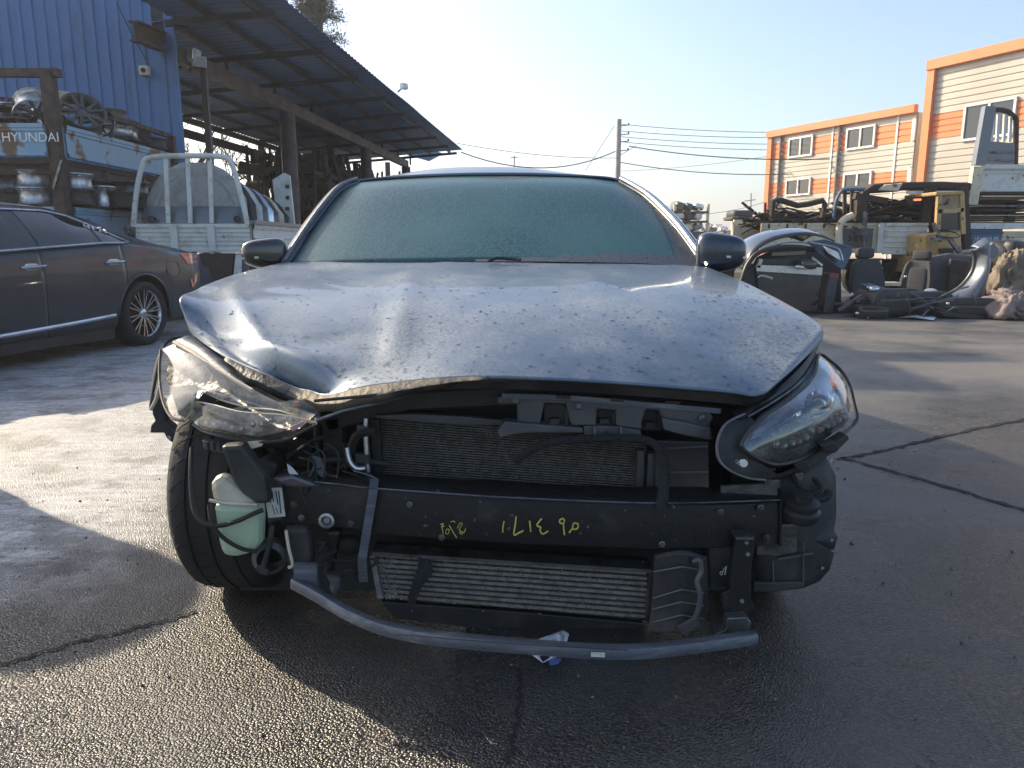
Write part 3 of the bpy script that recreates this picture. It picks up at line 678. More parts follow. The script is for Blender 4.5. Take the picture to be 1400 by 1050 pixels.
for sg in (1, -1):
    us = upper_shell(sed, SR, sg, .45, 4.0, 'pillar_panel', m_brown)
    top = [(.9, 1.14), (1.15, 1.215), (1.4, 1.245), (2.0, 1.25), (2.25, 1.215), (2.45, 1.13), (2.58, 1.065), (2.70, 1.0)]
    side_window(sed, SR, sg, .80, 1.53, top, 'front_window'); side_window(sed, SR, sg, 1.69, 2.36, top, 'rear_window'); side_window(sed, SR, sg, 2.40, 2.66, top, 'quarter_window')
    tr = MB(); lo = [V((sg * (upx(SR, y, itp(SR['zb'], y) + .008) + .012), y, itp(SR['zb'], y) + .008)) for y in [.8 + .08 * k for k in range(24)]] 
    hi = [V((sg * (upx(SR, y, z + .012) + .012), y, z + .012)) for y in [.85 + .06 * k for k in range(31)] for z in (itp(top, y),)]
    tr.tube(lo + [V((sg * (upx(SR, 2.73, 1.0) + .012), 2.73, 1.0))] + hi[::-1], .011, 6, smooth=False)
    tr.build('chrome_trim', m_satin, sed, local=True, smooth=True)
    st = MB(); st.tube([V((sg * (sidex(SR, y, z) + .010), y, z)) for y, z in ((.5, .265), (1.2, .285), (1.9, .31), (2.42, .335))], .012, 6, flat=1.6); st.build('sill_trim', m_satin, sed, local=True)
    MB().plate([V((sg * .87, .42, .22)), V((sg * .87, 2.45, .22)), V((sg * .87, 2.45, .12)), V((sg * .87, .42, .14))], (-sg * .05, 0, 0)).build('sill', m_black, sed, local=True)
    for yy, par_n in ((1.57, 'front_door'), (2.48, 'rear_door')):
        zz = .80 + .02 * (yy - 1.5); xx = sidex(SR, yy, zz)
        h_ = MB().tube([V((sg * (xx + .004), yy - .12, zz - .004)), V((sg * (xx + .032), yy - .06, zz)), V((sg * (xx + .032), yy + .06, zz + .004)), V((sg * (xx + .004), yy + .12, zz + .006))], .013, 8)
        h_.sup((sg * (xx + .004), yy - .02, zz), (.02, .15, .06), .7, .9, None, 10, 6).build('door_handle', m_satin, sed, local=True, smooth=True)
    rl = []
    for k in range(7):
        z = lerp(.775, .885, k / 6); rl.append([V((sg * (sidex(SR, y, z) + .010), y, z)) for y in [lerp(3.62 - .12 * (z - .77) / .11, 3.985, q / 10) for q in range(11)]])
    MB().grid(rl).build('tail_light', m_red, sed, local=True, smooth=True)
    MB().tube([V((sg * (sidex(SR, y, z) + .003), y, z)) for y, z in ((3.22, .80), (3.40, .80), (3.43, .71), (3.38, .66), (3.25, .665), (3.20, .72), (3.22, .80))], .004, 5).build('fuel_flap', m_black, sed, local=True)
    MB().plate([V((sg * sidex(SR, y, z) + sg * .008, y, z)) for y, z in ((3.62, .60), (3.86, .68), (3.80, .58), (3.66, .52))], (sg * .004, 0, 0)).build('reflector', m_amber, sed, local=True)
    for yc in (0, 2.855):
        wheel(sed, (sg * .80, yc, .315), (sg, 0, 0), .315, .225, .235, 10, local=True, twist=.2)
        MB().tube([V((sg * (sidex(SR, yc + .37 * math.cos(a), .325 + .37 * math.sin(a)) - .004), yc + .372 * math.cos(a), .325 + .372 * math.sin(a))) for a in [math.pi * k / 20 for k in range(21)]], .012, 6, smooth=False).build('arch_lip', m_brown, sed, local=True)
top_strip(sed, SR, -.95, .46, 'hood', m_brown, .04, 'hood', 'hoodw'); top_strip(sed, SR, .46, 1.15, 'windshield', m_tint)
top_strip(sed, SR, 1.15, 2.45, 'roof', m_brown); top_strip(sed, SR, 2.45, 3.28, 'rear_glass', m_tint); top_strip(sed, SR, 3.28, 4.0, 'trunk_lid', m_brown, .03)
MB().grid([[V((x * (.74 - .05 * abs(z - .6)), 4.0 + .05 * (1 - x * x), z)) for x in (-1, -.7, -.35, 0, .35, .7, 1)] for z in (.25, .45, .6, .75, .9)]).build('rear_bumper', m_brown, sed, local=True, smooth=True)
MB().grid([[V((x * .7, -.95 - .08 * (1 - x * x), z)) for x in (-1, -.5, 0, .5, 1)] for z in (.2, .45, .64)]).build('front_bumper', m_brown, sed, local=True, smooth=True)
MB().box((0, 1.5, .22), (1.55, 4.6, .08)).box((0, 1.5, .45), (1.3, 1.6, .4)).build('underbody', m_black, sed, local=True)
wm = WM[sed]
q0 = wm @ V((upx(SR, 2.18, 1.255) - .05, 2.05, 1.268)); q1 = wm @ V((upx(SR, 2.5, 1.15) - .03, 2.52, 1.165))
def strokes(par, mt, pl, r=.006, name='marking', flat=.5):
    m = MB()
    for pts in pl: o = MB().tube(pts, r, 5, cap=True, flat=flat).build(name, mt, par)
    return o
def STK(lst, x0, y0, sc_, Yf):            # crop pixels -> world via depth function of x
    return [[P(x0 + a / sc_, y0 + b / sc_, Yf(x0 + a / sc_, y0 + b / sc_) if Yf is hitY else Yf(x0 + a / sc_)) for a, b in s_] for s_ in lst]
def hitY(px, py, off=.012):              # depth of whatever already stands at that point
    bpy.context.view_layer.update(); dg = bpy.context.evaluated_depsgraph_get(); dg.update(); d = ray(px, py).normalized()
    ok, loc, nn, ix, ob_, mm = sc.ray_cast(dg, V((0, 0, CAM_H)) + d * .1, d); return (loc.y - off) if ok else 7
strokes(sed, m_white, STK([[(480, 210), (492, 203), (505, 212), (496, 224), (482, 216), (480, 210)], [(505, 212), (512, 232)], [(528, 222), (540, 240)], [(556, 232), (572, 226), (574, 250)], [(598, 238), (608, 256)]], 0, 257, 4.2, hitY), .010)

# ------------------------------------------------------------------ wheel rack made of old truck beds
rk = thing('wheel_rack', 'rusty steel rack shelved with old light blue truck beds', 'rack', (-6.6, 10.4, 0))
XR = -5.38; x_l = -10.2
zt, zb_ = 2.36, 2.0
for y in (9.0, 11.7): MB().bar((XR, y, 0), (XR, y, 2.95 if y < 10 else 2.55), .13, .13).build('post', m_rust, rk)
for y in (9.0, 11.7): MB().bar((x_l, y, 0), (x_l, y, 2.9), .13, .13).build('post', m_rust, rk)
MB().bar((x_l, 9.0, 2.93), (XR + .14, 9.0, 2.93), .10, .09).build('guard_rail', m_rust, rk)
MB().bar((XR + .1, 9.9, 2.62), (XR + .1, 11.8, 2.62), .07, .06).bar((XR + .12, 11.8, 2.0), (XR + .12, 11.8, 2.62), .10).build('guard_rail', m_rust, rk)
def bedside(a, b, z0, z1, nrm, mt, par, name, nrib=3, lab=None):
    a, b, nrm = V(a), V(b), V(nrm); prof = [(z0, 0), (z0, .04), (z0 + .04, .04)]
    h_ = (z1 - z0 - .09) / nrib
    for i in range(nrib):
        z = z0 + .045 + i * h_; prof += [(z, .02), (z + h_ * .8, .02), (z + h_ * .86, .035), (z + h_ * .97, .035)]
    prof += [(z1 - .045, .045), (z1, .045), (z1, 0)]
    m = MB().grid([[p_ + nrm * d + V((0, 0, z)) for p_ in (a, b)] for z, d in prof])
    m.plate([a + V((0, 0, z0)), b + V((0, 0, z0)), b + V((0, 0, z1)), a + V((0, 0, z1))], -nrm * .02)
    return m.build(name, mt, par, label=lab)
tg = bedside((x_l, 8.93, 0), (XR - .06, 8.93, 0), zb_, zt, (0, -1, 0), m_bluep, rk, 'tailgate', 1)
bedside((XR + .08, 9.05, 0), (XR + .08, 11.85, 0), zb_, zt, (1, 0, 0), m_bluep, rk, 'side_panel', 1)
o_ = P(41, 188, 8.86); o = text_mb('HYUNDAI', .15, (o_.x, 8.866, o_.z), (1, 0, 0), (0, 0, 1)).build('lettering', m_white, tg); o.scale = (1, 1, 1)
MB().box(((x_l + XR) / 2, 10.4, 1.95), (XR - x_l, 2.9, .07)).build('shelf_floor', m_dkrust, rk)
for y in (9.1, 10, 11, 11.7): MB().bar((x_l, y, 1.86), (XR + .05, y, 1.86), .09, .12).build('crossbeam', m_rust, rk)
MB().bar((XR, 8.95, 1.84), (XR, 11.85, 1.84), .08, .12).build('crossbeam', m_rust, rk)
MB().bar((XR - .05, 8.95, 1.62), (XR + .12, 8.9, 1.95), .035).build('brace', m_steel, rk)
MB().box(((x_l + XR) / 2, 10.4, 1.42), (XR - x_l + .1, 2.8, .06)).build('shelf_floor', m_dkrust, rk)
bedside((x_l, 8.98, 0), (XR - .07, 8.98, 0), 1.12, 1.42, (0, -1, 0), m_bluep, rk, 'lower_side_panel', 1); bedside((XR + .07, 9.05, 0), (XR + .07, 11.8, 0), 1.12, 1.42, (1, 0, 0), m_bluep, rk, 'lower_side_panel', 1)
def loose_rim(c, ax, r, wd, mt, label, sp=5, grp='loose alloy wheels on the rack'):
    c, ax = V(c), V(ax).normalized(); t = thing('alloy_wheel', label, 'wheel', c, 0, grp)
    MB().lathe([(r * .98, -wd * .5), (r, -wd * .46), (r * .93, -wd * .40), (r * .86, -wd * .2), (r * .84, wd * .15), (r * .92, wd * .36), (r, wd * .44), (r * .98, wd * .5), (r * .90, wd * .42), (r * .81, wd * .15), (r * .83, -wd * .2), (r * .9, -wd * .42)], c, ax, 32, True).build('barrel', mt, t, smooth=True)
    u = ax.cross(V((0, .3, 1))).normalized(); v_ = ax.cross(u); s_ = MB()
    for k in range(sp):
        for dd in (-.14, .14):
            a = 6.283 * k / sp + dd; d = u * math.cos(a) + v_ * math.sin(a); q = u * math.cos(a + dd * .8) + v_ * math.sin(a + dd * .8)
            s_.bar(c + d * r * .22 + ax * wd * .30, c + q * r * .92 + ax * wd * .40, r * .13, .03, ax)
    s_.lathe([(0, wd * .36), (r * .14, wd * .36), (r * .27, wd * .28), (r * .27, wd * .05)], c, ax, 16); s_.build('spokes', mt, t)
    return t
zs = 2.0
up = (0, 0, 1); dk = m_blackd
loose_rim(P(52, 151, 9.35), (.25, -.5, -.75), .265, .21, m_alu, 'polished alloy wheel tipped forward, left of the upright rack post', 5)
loose_rim(P(22, 155, 9.7), up, .22, .2, m_alu, 'silver alloy wheel lying flat behind the tailgate lettering', 5)
loose_rim(P(6, 150, 9.5), (.2, -.3, .9), .23, .2, dk, 'black wheel at the left end of the upper rack', 5)
loose_rim(P(20, 163, 9.25), up, .25, .06, m_steel, 'thin steel wheel lying flattest along the tailgate edge', 7)
loose_rim(P(85, 140, 9.9), up, .13, .24, m_creamp, 'small cream wheel hub standing just right of the rack post', 4)
loose_rim(P(112, 158, 9.7), (.55, -.6, .5), .27, .22, m_greyp, 'dark grey alloy wheel tilted right of the rack post', 5)
loose_rim(P(133, 168, 9.9), (.35, -.9, .15), .21, .16, m_steel, 'five-spoke alloy wheel facing the yard on the upper rack', 5)
loose_rim(P(151, 163, 10.6), up, .22, .24, m_greyp, 'grey wheel standing highest in the middle of the side panel', 5)
loose_rim(P(158, 180, 10.6), up, .25, .14, m_alu, 'flat silver wheel over the middle of the rusted side panel', 5)
loose_rim(P(174, 184, 11.0), up, .16, .16, m_alu, 'small silver wheel right of the flat silver one', 5)
loose_rim(P(185, 184, 11.2), (.7, -.3, .6), .21, .18, m_greyp, 'dark alloy wheel leaning near the far rack post', 5)
loose_rim(P(206, 198, 11.5), up, .26, .17, dk, 'black steel wheel lying next to the far rack post', 5)
zl = 1.45
def stack(px, Y, n, r, mts, labs, wd=.19):
    x = P(px, 250, Y).x
    for k in range(n): loose_rim((x, Y, zl + wd * (k + .5)), up, r, wd, mts[k], labs[k], 6, 'wheels stacked on the lower rack')
stack(50, 9.25, 2, .235, (m_alu, m_alu), ('lower silver wheel of the bright pair left of the post', 'upper silver wheel of the bright pair left of the post'), .205)
stack(104, 9.3, 2, .20, (dk, m_alu), ('black wheel under a silver one, right of the lower post', 'silver wheel on a black one, right of the lower post'))
stack(12, 9.3, 2, .25, (dk, m_steel), ('dark wheel at the left end of the lower rack', 'grey wheel on the dark one, left end of lower rack'), .16)
stack(138, 9.8, 1, .17, (m_alu,), ('small silver wheel in the lower rack behind the black stack',), .27)
stack(163, 9.9, 1, .22, (dk,), ('dark wheel on the lower rack left of the truck guard',), .2)
stack(180, 10.3, 2, .23, (dk, m_steel), ('black wheel of the last pair on the lower rack', 'grey-banded wheel of the last pair on the lower rack'), .18)

# ------------------------------------------------------------------ white flatbed truck with stacked car lids
TY = 9.6
x0, x1 = P(187, 320, TY).x, P(343, 320, TY).x; z1 = P(260, 306, TY).z; z0 = P(260, 345, TY).z
tk = thing('flatbed_truck', 'old white flatbed truck carrying upright car lids behind the sedan', 'truck', ((x0 + x1) / 2, TY + 1.3, 0))
bedside((x0, TY, 0), (x1, TY, 0), z0, z1, (0, -1, 0), m_whitep, tk, 'front_board', 5)
for px in (240, 291):
    x = P(px, 320, TY).x; MB().box((x, TY - .05, (z0 + z1) / 2), (.09, .03, z1 - z0 - .03)).build('board_strut', m_whitep, tk)
bedside((x1 + .01, TY, 0), (x1 + .01, TY + 2.6, 0), z0 + .02, z1, (1, 0, 0), m_whitep, tk, 'side_board', 2)
bedside((x0, TY, 0), (x0, TY + 2.6, 0), z0 + .02, z1, (-1, 0, 0), m_whitep, tk, 'side_board', 2)
bedside((x0, TY + 2.6, 0), (x1, TY + 2.6, 0), z0 + .02, z1, (0, 1, 0), m_whitep, tk, 'rear_board', 2)
MB().box(((x0 + x1) / 2, TY + 1.3, z0 + .02), (x1 - x0, 2.6, .05)).build('bed_floor', m_dkrust, tk)
MB().bar((x1 + .05, TY - .05, z1 + .02), (x1 + .05, TY + 2.6, z1 + .02), .07, .05).build('rail', m_barp, tk)
gx = lambda px, py: V((P(px, py, TY).x, TY - .03, P(px, py, TY).z))
MB().tube([gx(184, 310), gx(188, 265), gx(196, 228), gx(207, 216), gx(260, 213.5), gx(305, 215), gx(318, 225), gx(330, 265), gx(340, 308)], .034, 8).build('guard_frame', m_whitep, tk, smooth=True)
for px, pt in ((232, 228), (262, 258), (291, 288)):
    MB().bar(gx(px, 305), gx(pt, 217), .05, .03).build('guard_bar', m_whitep, tk)
MB().box(((x0 + x1) / 2, TY + 1.3, .70), (.75, 2.8, .16)).build('chassis', m_dkrust, tk)
for sx in (-1, 1):
    xm = (x0 + x1) / 2 + sx * .6
    for yy in (TY + 2.0,): wheel(tk, (xm, yy, .30), (sx, 0, 0), .30, .2, .19, 6, m_rim=m_whitep)
MB().plate([P(a, b, TY - .25) for a, b in ((244, 348), (340, 346), (338, 400), (250, 400))], (0, .03, 0)).build('cab_back', m_fender, tk)
MB().plate([P(a, b, TY - .30) for a, b in ((272, 346), (320, 346), (318, 362), (316, 380), (300, 388), (290, 376), (286, 366), (276, 362))], (0, .03, 0)).build('torn_silhouette', m_dkrust, tk)  # dark flat plate in a torn outline
MB().plate([P(a, b, TY - .31) for a, b in ((322, 348), (330, 348), (329, 388), (318, 388))], (0, .03, 0)).build('mud_flap', m_whitep, tk)
xc = (x0 + x1) / 2; zbed = z0 + .06
def lid(y, wdt, hgt, mt, label, mt2=None, lean=.10, tuck=0, dz=0):
    t = thing('salvaged_hood', label, 'car panel', (xc, y, zbed), 0, 'car lids standing on the truck bed'); rows = []
    for i in range(13):
        v_ = i / 12; z = zbed + hgt * v_ + dz; hw = wdt / 2 * (1 - .10 * v_) * (1 if v_ < .6 else math.sqrt(max(0, 1 - ((v_ - .6) / .42) ** 2)) * .9 + .1 * (1 - v_))
        rows.append([V((xc + hw * k / 8, y + lean * v_ + tuck * v_ * v_ + .05 * (1 - (k / 8) ** 2) * -1, z)) for k in range(-8, 9)])
    MB().grid(rows).build('skin', mt, t, smooth=True, solid=.025)
    if mt2:
        m = MB()
        for s_ in (.80, .60): m.tube([V((lerp(xc, rows[i][k].x, s_), rows[i][k].y - .035, lerp(zbed + hgt * .3, rows[i][k].z, s_))) for i, k in [(j, 0) for j in range(3, 13)] + [(j, 16) for j in range(12, 2, -1)]], .035, 6, smooth=False)
        m.build('inner_frame', mt2, t, smooth=True)
    return t
bedw = x1 - x0
lid(TY + .12, bedw * .93, P(260, 222, TY + .15).z - zbed, m_glid, 'grey car lid with ribbed inner frame behind the bars', m_glid)
t = thing('sheet_metal', 'silver-blue sheet panel standing against the truck guard bars', 'car panel', (xc, TY + .05, zbed))
MB().grid([[V((xc + bedw * .46 * (1 - .06 * (z > .3)) * k / 6, TY + .05 - .03 * (1 - (k / 6) ** 2), zbed + z)) for k in range(-6, 7)] for z in (0, .16, .165, .3, .305, .52)]).build('skin', m_fender, t, smooth=True, solid=.01)
for px in (208, 325): MB().lathe([(.02, 0), (.045, 0), (.045, -.03), (.02, -.03)], P(px, 300, TY), (0, 1, 0), 14).build('grommet', m_black, t)
for k, (mt, lab) in enumerate(((m_black, 'black car lid second in the row on the truck bed'), (m_whitep, 'white car lid third in the row on the truck bed'), (m_blackpaint, 'black car lid fourth in the row on the truck bed'), (m_satin, 'silver-edged car lid fifth in the row on the truck bed'), (m_blackpaint, 'black car lid sixth in the row on the truck bed'), (m_creamp, 'pale lid seventh in the row on the truck bed'), (m_black, 'last dark lid in the row, before the white door'))):
    lid(TY + .42 + .24 * k, bedw * .95, .98 - .03 * k, mt, lab)
t = thing('car_door_skin', 'pale green-white car door standing at the truck bed end', 'car door', (x1 - .3, TY + 2.3, zbed))
MB().plate([V((P(a, b, TY + 2.2).x, TY + 2.2, P(a, b, TY + 2.2).z)) for a, b in ((372, 246), (388, 236), (396, 240), (403, 310), (380, 312))], (0, .06, 0)).build('skin', m_whitep, t, bevel=.01)
for py in (255, 270, 285, 298): MB().box(P(393, py, TY + 2.18), (.05, .03, .05)).build('hole_plug', m_black, t)
# ------------------------------------------------------------------ right-hand yard: trucks
BY = 13.0
def PT(px, py, Y=BY): return P(px, py, Y)
def pp(lst, Y): return [P(a, b, Y) for a, b in lst]
tr = thing('white_bed_truck', 'long cream truck bed loaded with scrap behind the cut car', 'truck', V((PT(1120, 320).x, BY + .9, 0)))
xa, xb, xc2 = PT(1040, 320).x, PT(1200, 320).x, PT(1262, 320).x
zt_, zb2_ = PT(1120, 305).z, PT(1120, 346).z
bedside((xa, BY, 0), (xb, BY, 0), zb2_, zt_, (0, -1, 0), m_creamp, tr, 'side_board', 1)
bedside((xb + .06, BY - .1, 0), (xc2, BY - .1, 0), zb2_ - .02, zt_, (0, -1, 0), m_whitep, tr, 'front_board', 5)
MB().box((xb + .02, BY - .06, (zt_ + zb2_) / 2), (.12, .1, zt_ - zb2_)).build('corner_post', m_whitep, tr)
for px in (1050, 1075, 1100, 1125, 1150, 1180): MB().box(V((PT(px, 309).x, BY - .05, zt_ - .05)), (.03, .02, .08)).build('rope_hook', m_rust, tr)
MB().box(((xa + xc2) / 2, BY + .85, zb2_ + .03), (xc2 - xa, 1.6, .06)).build('bed_floor', m_dkrust, tr)
bedside((xa, BY + 1.65, 0), (xc2, BY + 1.65, 0), zb2_, zt_, (0, 1, 0), m_creamp, tr, 'side_board', 1)
MB().box(((xa + xc2) / 2, BY + .85, .62), (xc2 - xa - .2, .8, .18)).build('chassis', m_dkrust, tr)
for px in (1070, 1235):
    for dy in (.25, 1.45): wheel(tr, (PT(px, 330).x, BY + dy, .36), (0, -1 if dy < 1 else 1, 0), .36, .2, .21, 6, m_rim=m_dkrust)
MB().tube(pp([(1055, 300), (1057, 275), (1062, 273), (1068, 274), (1090, 281), (1105, 279), (1125, 274), (1128, 279), (1124, 298)], BY - .02), .05, 6, smooth=False).build('guard_hoop', m_dkrust, tr)
MB().tube(pp([(1139, 300), (1143, 275), (1150, 262), (1158, 259), (1185, 259)], BY + .1), .03, 6).build('guard_frame', m_dkbluep, tr)
for px in (1155, 1165, 1178): MB().bar(PT(px, 260, BY + .1), PT(px - 1, 300, BY + .1), .05).build('guard_bar', m_dkrust, tr)
MB().tube(pp([(1148, 345), (1147, 315), (1152, 302), (1166, 294)], BY - .16), .06, 8).build('bent_pipe', m_creamp, tr, smooth=True)
MB().tube(pp([(1182, 352), (1182, 300), (1184, 290)], BY - .2), .045, 8).build('exhaust_pipe', m_steel, tr, smooth=True)
strokes(tr, m_blackd, STK([[(562, 290), (575, 305), (560, 310)], [(585, 288), (600, 292), (590, 308), (604, 310)], [(612, 290), (625, 290), (622, 308), (612, 300)]], 1000, 240, 3.5, lambda x: BY - .045), .02, 'faded_lettering')
MB().box(V((PT(1170, 325).x, BY - .03, (zt_ + zb2_) / 2)), (.55, .02, .33)).build('patch_panel', m_greyp, tr)
def heap(name, label, poly_x, y0, y1, ztab, n, mt, lmax=1.1, flat=False):
    m = MB()
    for i in range(n):
        px = rnd(*poly_x); yy = rnd(y0, y1); zt0 = itp(ztab, px); zb0 = ztab[0][2] if len(ztab[0]) > 2 else zt_ - .1
        z = lerp(zb0, P(px, zt0, yy).z, rnd(0, 1) ** .7); c = V((P(px, 300, yy).x, yy, z)); l = rnd(.25, lmax)
        a = rnd(-.35, .35) if flat else rnd(-.5, .5); d = V((math.cos(a), rnd(-.5, .5), rnd(-.06, .06) if flat else rnd(-.3, .3))) * l / 2; k = random.random()
        if flat or k < .5: m.bar(c - d, c + d, rnd(.03, .16), rnd(.012, .03))
        elif k < .8: m.tube([c - d, c + V((0, 0, rnd(-.08, .08))), c + d], rnd(.012, .035), 5)
        else: m.sup(c, (rnd(.1, .25), rnd(.1, .25), rnd(.06, .16)), .6, .6, None, 8, 5)
    o = m.build(name, mt, kind='stuff'); o['label'] = label; return o
heap('scrap_iron', 'brown and black scrap iron heaped in the cream truck bed', (1040, 1262), BY + .1, BY + 1.5, [(1040, 304), (1090, 292), (1120, 296), (1160, 285), (1200, 277), (1235, 275), (1262, 285)], 330, m_scrap)
heap('rusty_springs', 'rusty leaf springs and plates on the cream truck bed', (1080, 1258), BY + .05, BY + 1.0, [(1080, 298), (1150, 292), (1200, 282), (1258, 284)], 90, m_rust, 1.6)
def branchy(c, label):
    m = MB()
    for k in range(16): d = V((rnd(-.5, .3), rnd(-.2, .2), rnd(-.1, .35))); m.tube([c, c + d * .5 + V((0, 0, rnd(-.05, .08))), c + d], .025, 5)
    tag(m.build('bent_iron', m_dkrust, loc=c), label, 'scrap')
branchy(P(1046, 300, BY + .4), 'tangle of bent black iron at the left end of the scrap')
# burnt cab roof over the bed, and the yellow loader cab
cab = thing('burnt_cab', 'burnt black cab frame with bare roof on the scrap truck', 'cab', PT(1255, 300, BY + .3))
MB().plate(pp([(1180, 262), (1195, 252), (1225, 249), (1290, 248), (1330, 250), (1328, 261), (1290, 258), (1240, 258), (1228, 262), (1200, 264)], BY), (0, 1.2, .05)).build('roof', m_dkrust, cab, bevel=.03)
MB().plate(pp([(1202, 260), (1210, 253), (1234, 251), (1228, 261)], BY - .03), (0, .05, .02)).build('roof_vent', m_creamp, cab)
for a, b, w_ in (((1270, 258), (1262, 312), .14), ((1183, 262), (1176, 300), .12), ((1276, 258), (1278, 340), .06), ((1316, 256), (1322, 340), .12)):
    MB().bar(P(*a, BY - .05), P(*b, BY - .05), w_, .1).build('pillar', m_dkrust, cab)
MB().bar(P(1240, 263, BY), P(1316, 263, BY), .05).build('crossbar', m_whitep, cab)
MB().bar(P(1168, 268, BY - .1), P(1212, 275, BY - .1), .12, .10).bar(P(1176, 268, BY - .1), P(1174, 302, BY - .1), .16).build('bent_post', m_dkrust, cab)
ld = thing('yellow_loader', 'faded yellow machine cab standing behind the junk seats', 'loader', PT(1295, 330, 12.2))
LY = 12.4
for dy in (0, .9):
    for x_a, x_b in ((1284, 1281), (1314, 1316)): MB().bar(P(x_a, 264, LY) + V((0, dy, 0)), P(x_b, 320, LY) + V((0, dy, 0)), .07).build('cab_pillar', m_yel, ld)
    MB().bar(P(1281, 289, LY) + V((0, dy, 0)), P(1316, 287, LY) + V((0, dy, 0)), .07, .06).build('cab_rail', m_yel, ld)
MB().plate(pp([(1280, 262), (1318, 261), (1318, 266), (1280, 267)], LY - .05), (0, 1.0, 0)).build('cab_roof', m_yel, ld, bevel=.015)
MB().plate(pp([(1284, 292), (1312, 291), (1314, 314), (1283, 315)], LY + .01), (0, .008, 0)).build('window', m_pane, ld)
MB().plate(pp([(1283, 298), (1300, 297), (1300, 318), (1282, 318)], LY + .45), (0, .2, 0)).build('operator_seat', m_black, ld, bevel=.03)
MB().plate(pp([(1266, 320), (1314, 316), (1316, 345), (1316, 372), (1262, 374)], LY - .1), (0, 1.1, 0)).build('body', m_yel, ld, bevel=.03)
MB().plate(pp([(1284, 340), (1305, 339), (1303, 350), (1286, 351)], LY - .13), (0, .02, 0)).build('vent', m_black, ld)
MB().bar(P(1276, 305, LY - .2), P(1286, 330, LY - .2), .05).bar(P(1297, 325, LY - .3), P(1312, 345, LY - .3), .06).bar(P(1270, 327, LY - .3), P(1298, 326, LY - .3), .05).build('lever', m_steel, ld)
MB().lathe([(.17, -.012), (.19, 0), (.17, .012)], P(1295, 320, LY - .25), (0, -.35, .9), 20).build('steering_wheel', m_black, ld)
MB().plate(pp([(1276, 318), (1282, 262), (1318, 262), (1318, 318)], LY + 1.0), (0, .03, 0)).build('rear_glass', m_creamp, ld)
for xx in (1275, 1310): wheel(ld, (P(xx, 380, LY).x, LY + .1, .32), (0, -1, 0), .32, .2, .18, 5, m_rim=m_yel)
# raised white bed with guard, on the stack of boards, above the blue bed
BX = 13.3
bt = thing('blue_truck_bed', 'dull blue truck bed side with white lettering, right edge', 'truck', PT(1380, 325, BX + .8))
x3, x4 = P(1316, 320, BX).x, P(1470, 320, BX).x; zz1, zz0 = P(1350, 313, BX).z, P(1350, 350, BX).z
bs_ = bedside((x3, BX, 0), (P(1368, 320, BX).x, BX, 0), zz0, zz1, (0, -1, 0), m_dkbluep, bt, 'side_board', 2)
bedside((P(1369, 320, BX).x, BX, 0), (x4, BX, 0), zz0, zz1 - .04, (0, -1, 0), m_creamp, bt, 'rear_side_board', 1)
MB().bar((x3, BX - .06, zz1 + .05), (x4, BX - .06, zz1 + .05), .09, .10).build('top_rail', m_whitep, bt)
MB().box(((x3 + x4) / 2, BX + .9, zz0 + .05), (x4 - x3, 1.7, .08)).build('bed_floor', m_dkrust, bt); MB().box(((x3 + x4) / 2, BX + .9, .5), (x4 - x3, .9, .25)).build('chassis', m_dkrust, bt)
MB().box((x3 + .03, BX + .85, (zz0 + zz1) / 2), (.06, 1.7, zz1 - zz0)).build('end_board', m_dkbluep, bt)
for px in (1345, 1420): wheel(bt, (P(px, 330, BX).x, BX + .25, .36), (0, -1, 0), .36, .2, .21, 6, m_rim=m_dkrust)
o_ = P(1348, 329, BX - .05); text_mb('개별화물', .125, o_, (1, 0, 0), (0, 0, 1)).build('lettering', m_white, bs_)
random.seed(21)
bcol = [m_wood, m_scrap, m_wood, m_creamp, m_scrap, m_blackd, m_wood, m_steel]
for k in range(13):
    z = zz1 + .12 + .040 * k; L_ = rnd(.9, 1.9); xm = P(1326, 300, BX).x + L_ / 2 + rnd(0, .12)
    o = MB().box((xm, BX + rnd(.2, .5), z), (L_, rnd(.4, .9), rnd(.018, .032)), Matrix.Rotation(rnd(-.08, .08), 3, 'Z')).build('scrap_board', bcol[k % 8], loc=(xm, BX, z))
    tag(o, ['lowest', 'second', 'third', 'fourth', 'fifth', 'sixth', 'middle', 'sixth from top', 'fifth from top', 'fourth from top', 'third from top', 'second from top', 'topmost'][k] + [' pale flat board', ' dark flat sheet'][bcol[k % 8] in (m_scrap, m_blackd)] + ' in the stack on the blue truck bed', 'board', 'flat boards stacked on the blue bed')
rb = thing('raised_truck_bed', 'pale grey truck bed with guard bars stacked highest at right', 'truck bed', PT(1370, 245, BX))
e0, e1 = P(1341, 245, BX).x, P(1475, 245, BX).x; q1_, q0_ = P(1350, 230, BX).z, P(1350, 262, BX).z
bedside((e0, BX, 0), (e1, BX, 0), q0_, q1_, (0, -1, 0), m_whitep, rb, 'side_board', 1)
MB().bar((e0, BX - .05, q1_ + .02), (e1, BX - .05, q1_ + .02), .07).build('top_rail', m_whitep, rb)
MB().bar(P(1352, 146, BX), P(1338, 226, BX), .19, .12).build('guard_post', m_fender, rb)
MB().bar(P(1336, 228, BX - .1), P(1328, 280, BX - .1), .17, .10).build('support_leg', m_creamp, rb)
MB().tube(pp([(1356, 152), (1366, 150), (1378, 153), (1386, 160), (1389, 168), (1388, 225)], BX + .35), .045, 7).build('guard_frame', m_rust, rb)
for px in (1357, 1365, 1374, 1382): MB().bar(P(px, 156, BX + .35), P(px - 2, 194, BX + .35), .045).build('guard_bar', m_whitep, rb)
MB().plate(pp([(1346, 192), (1387, 196), (1386, 224), (1343, 229)], BX + .3), (0, .04, 0)).build('guard_panel', m_fender, rb)
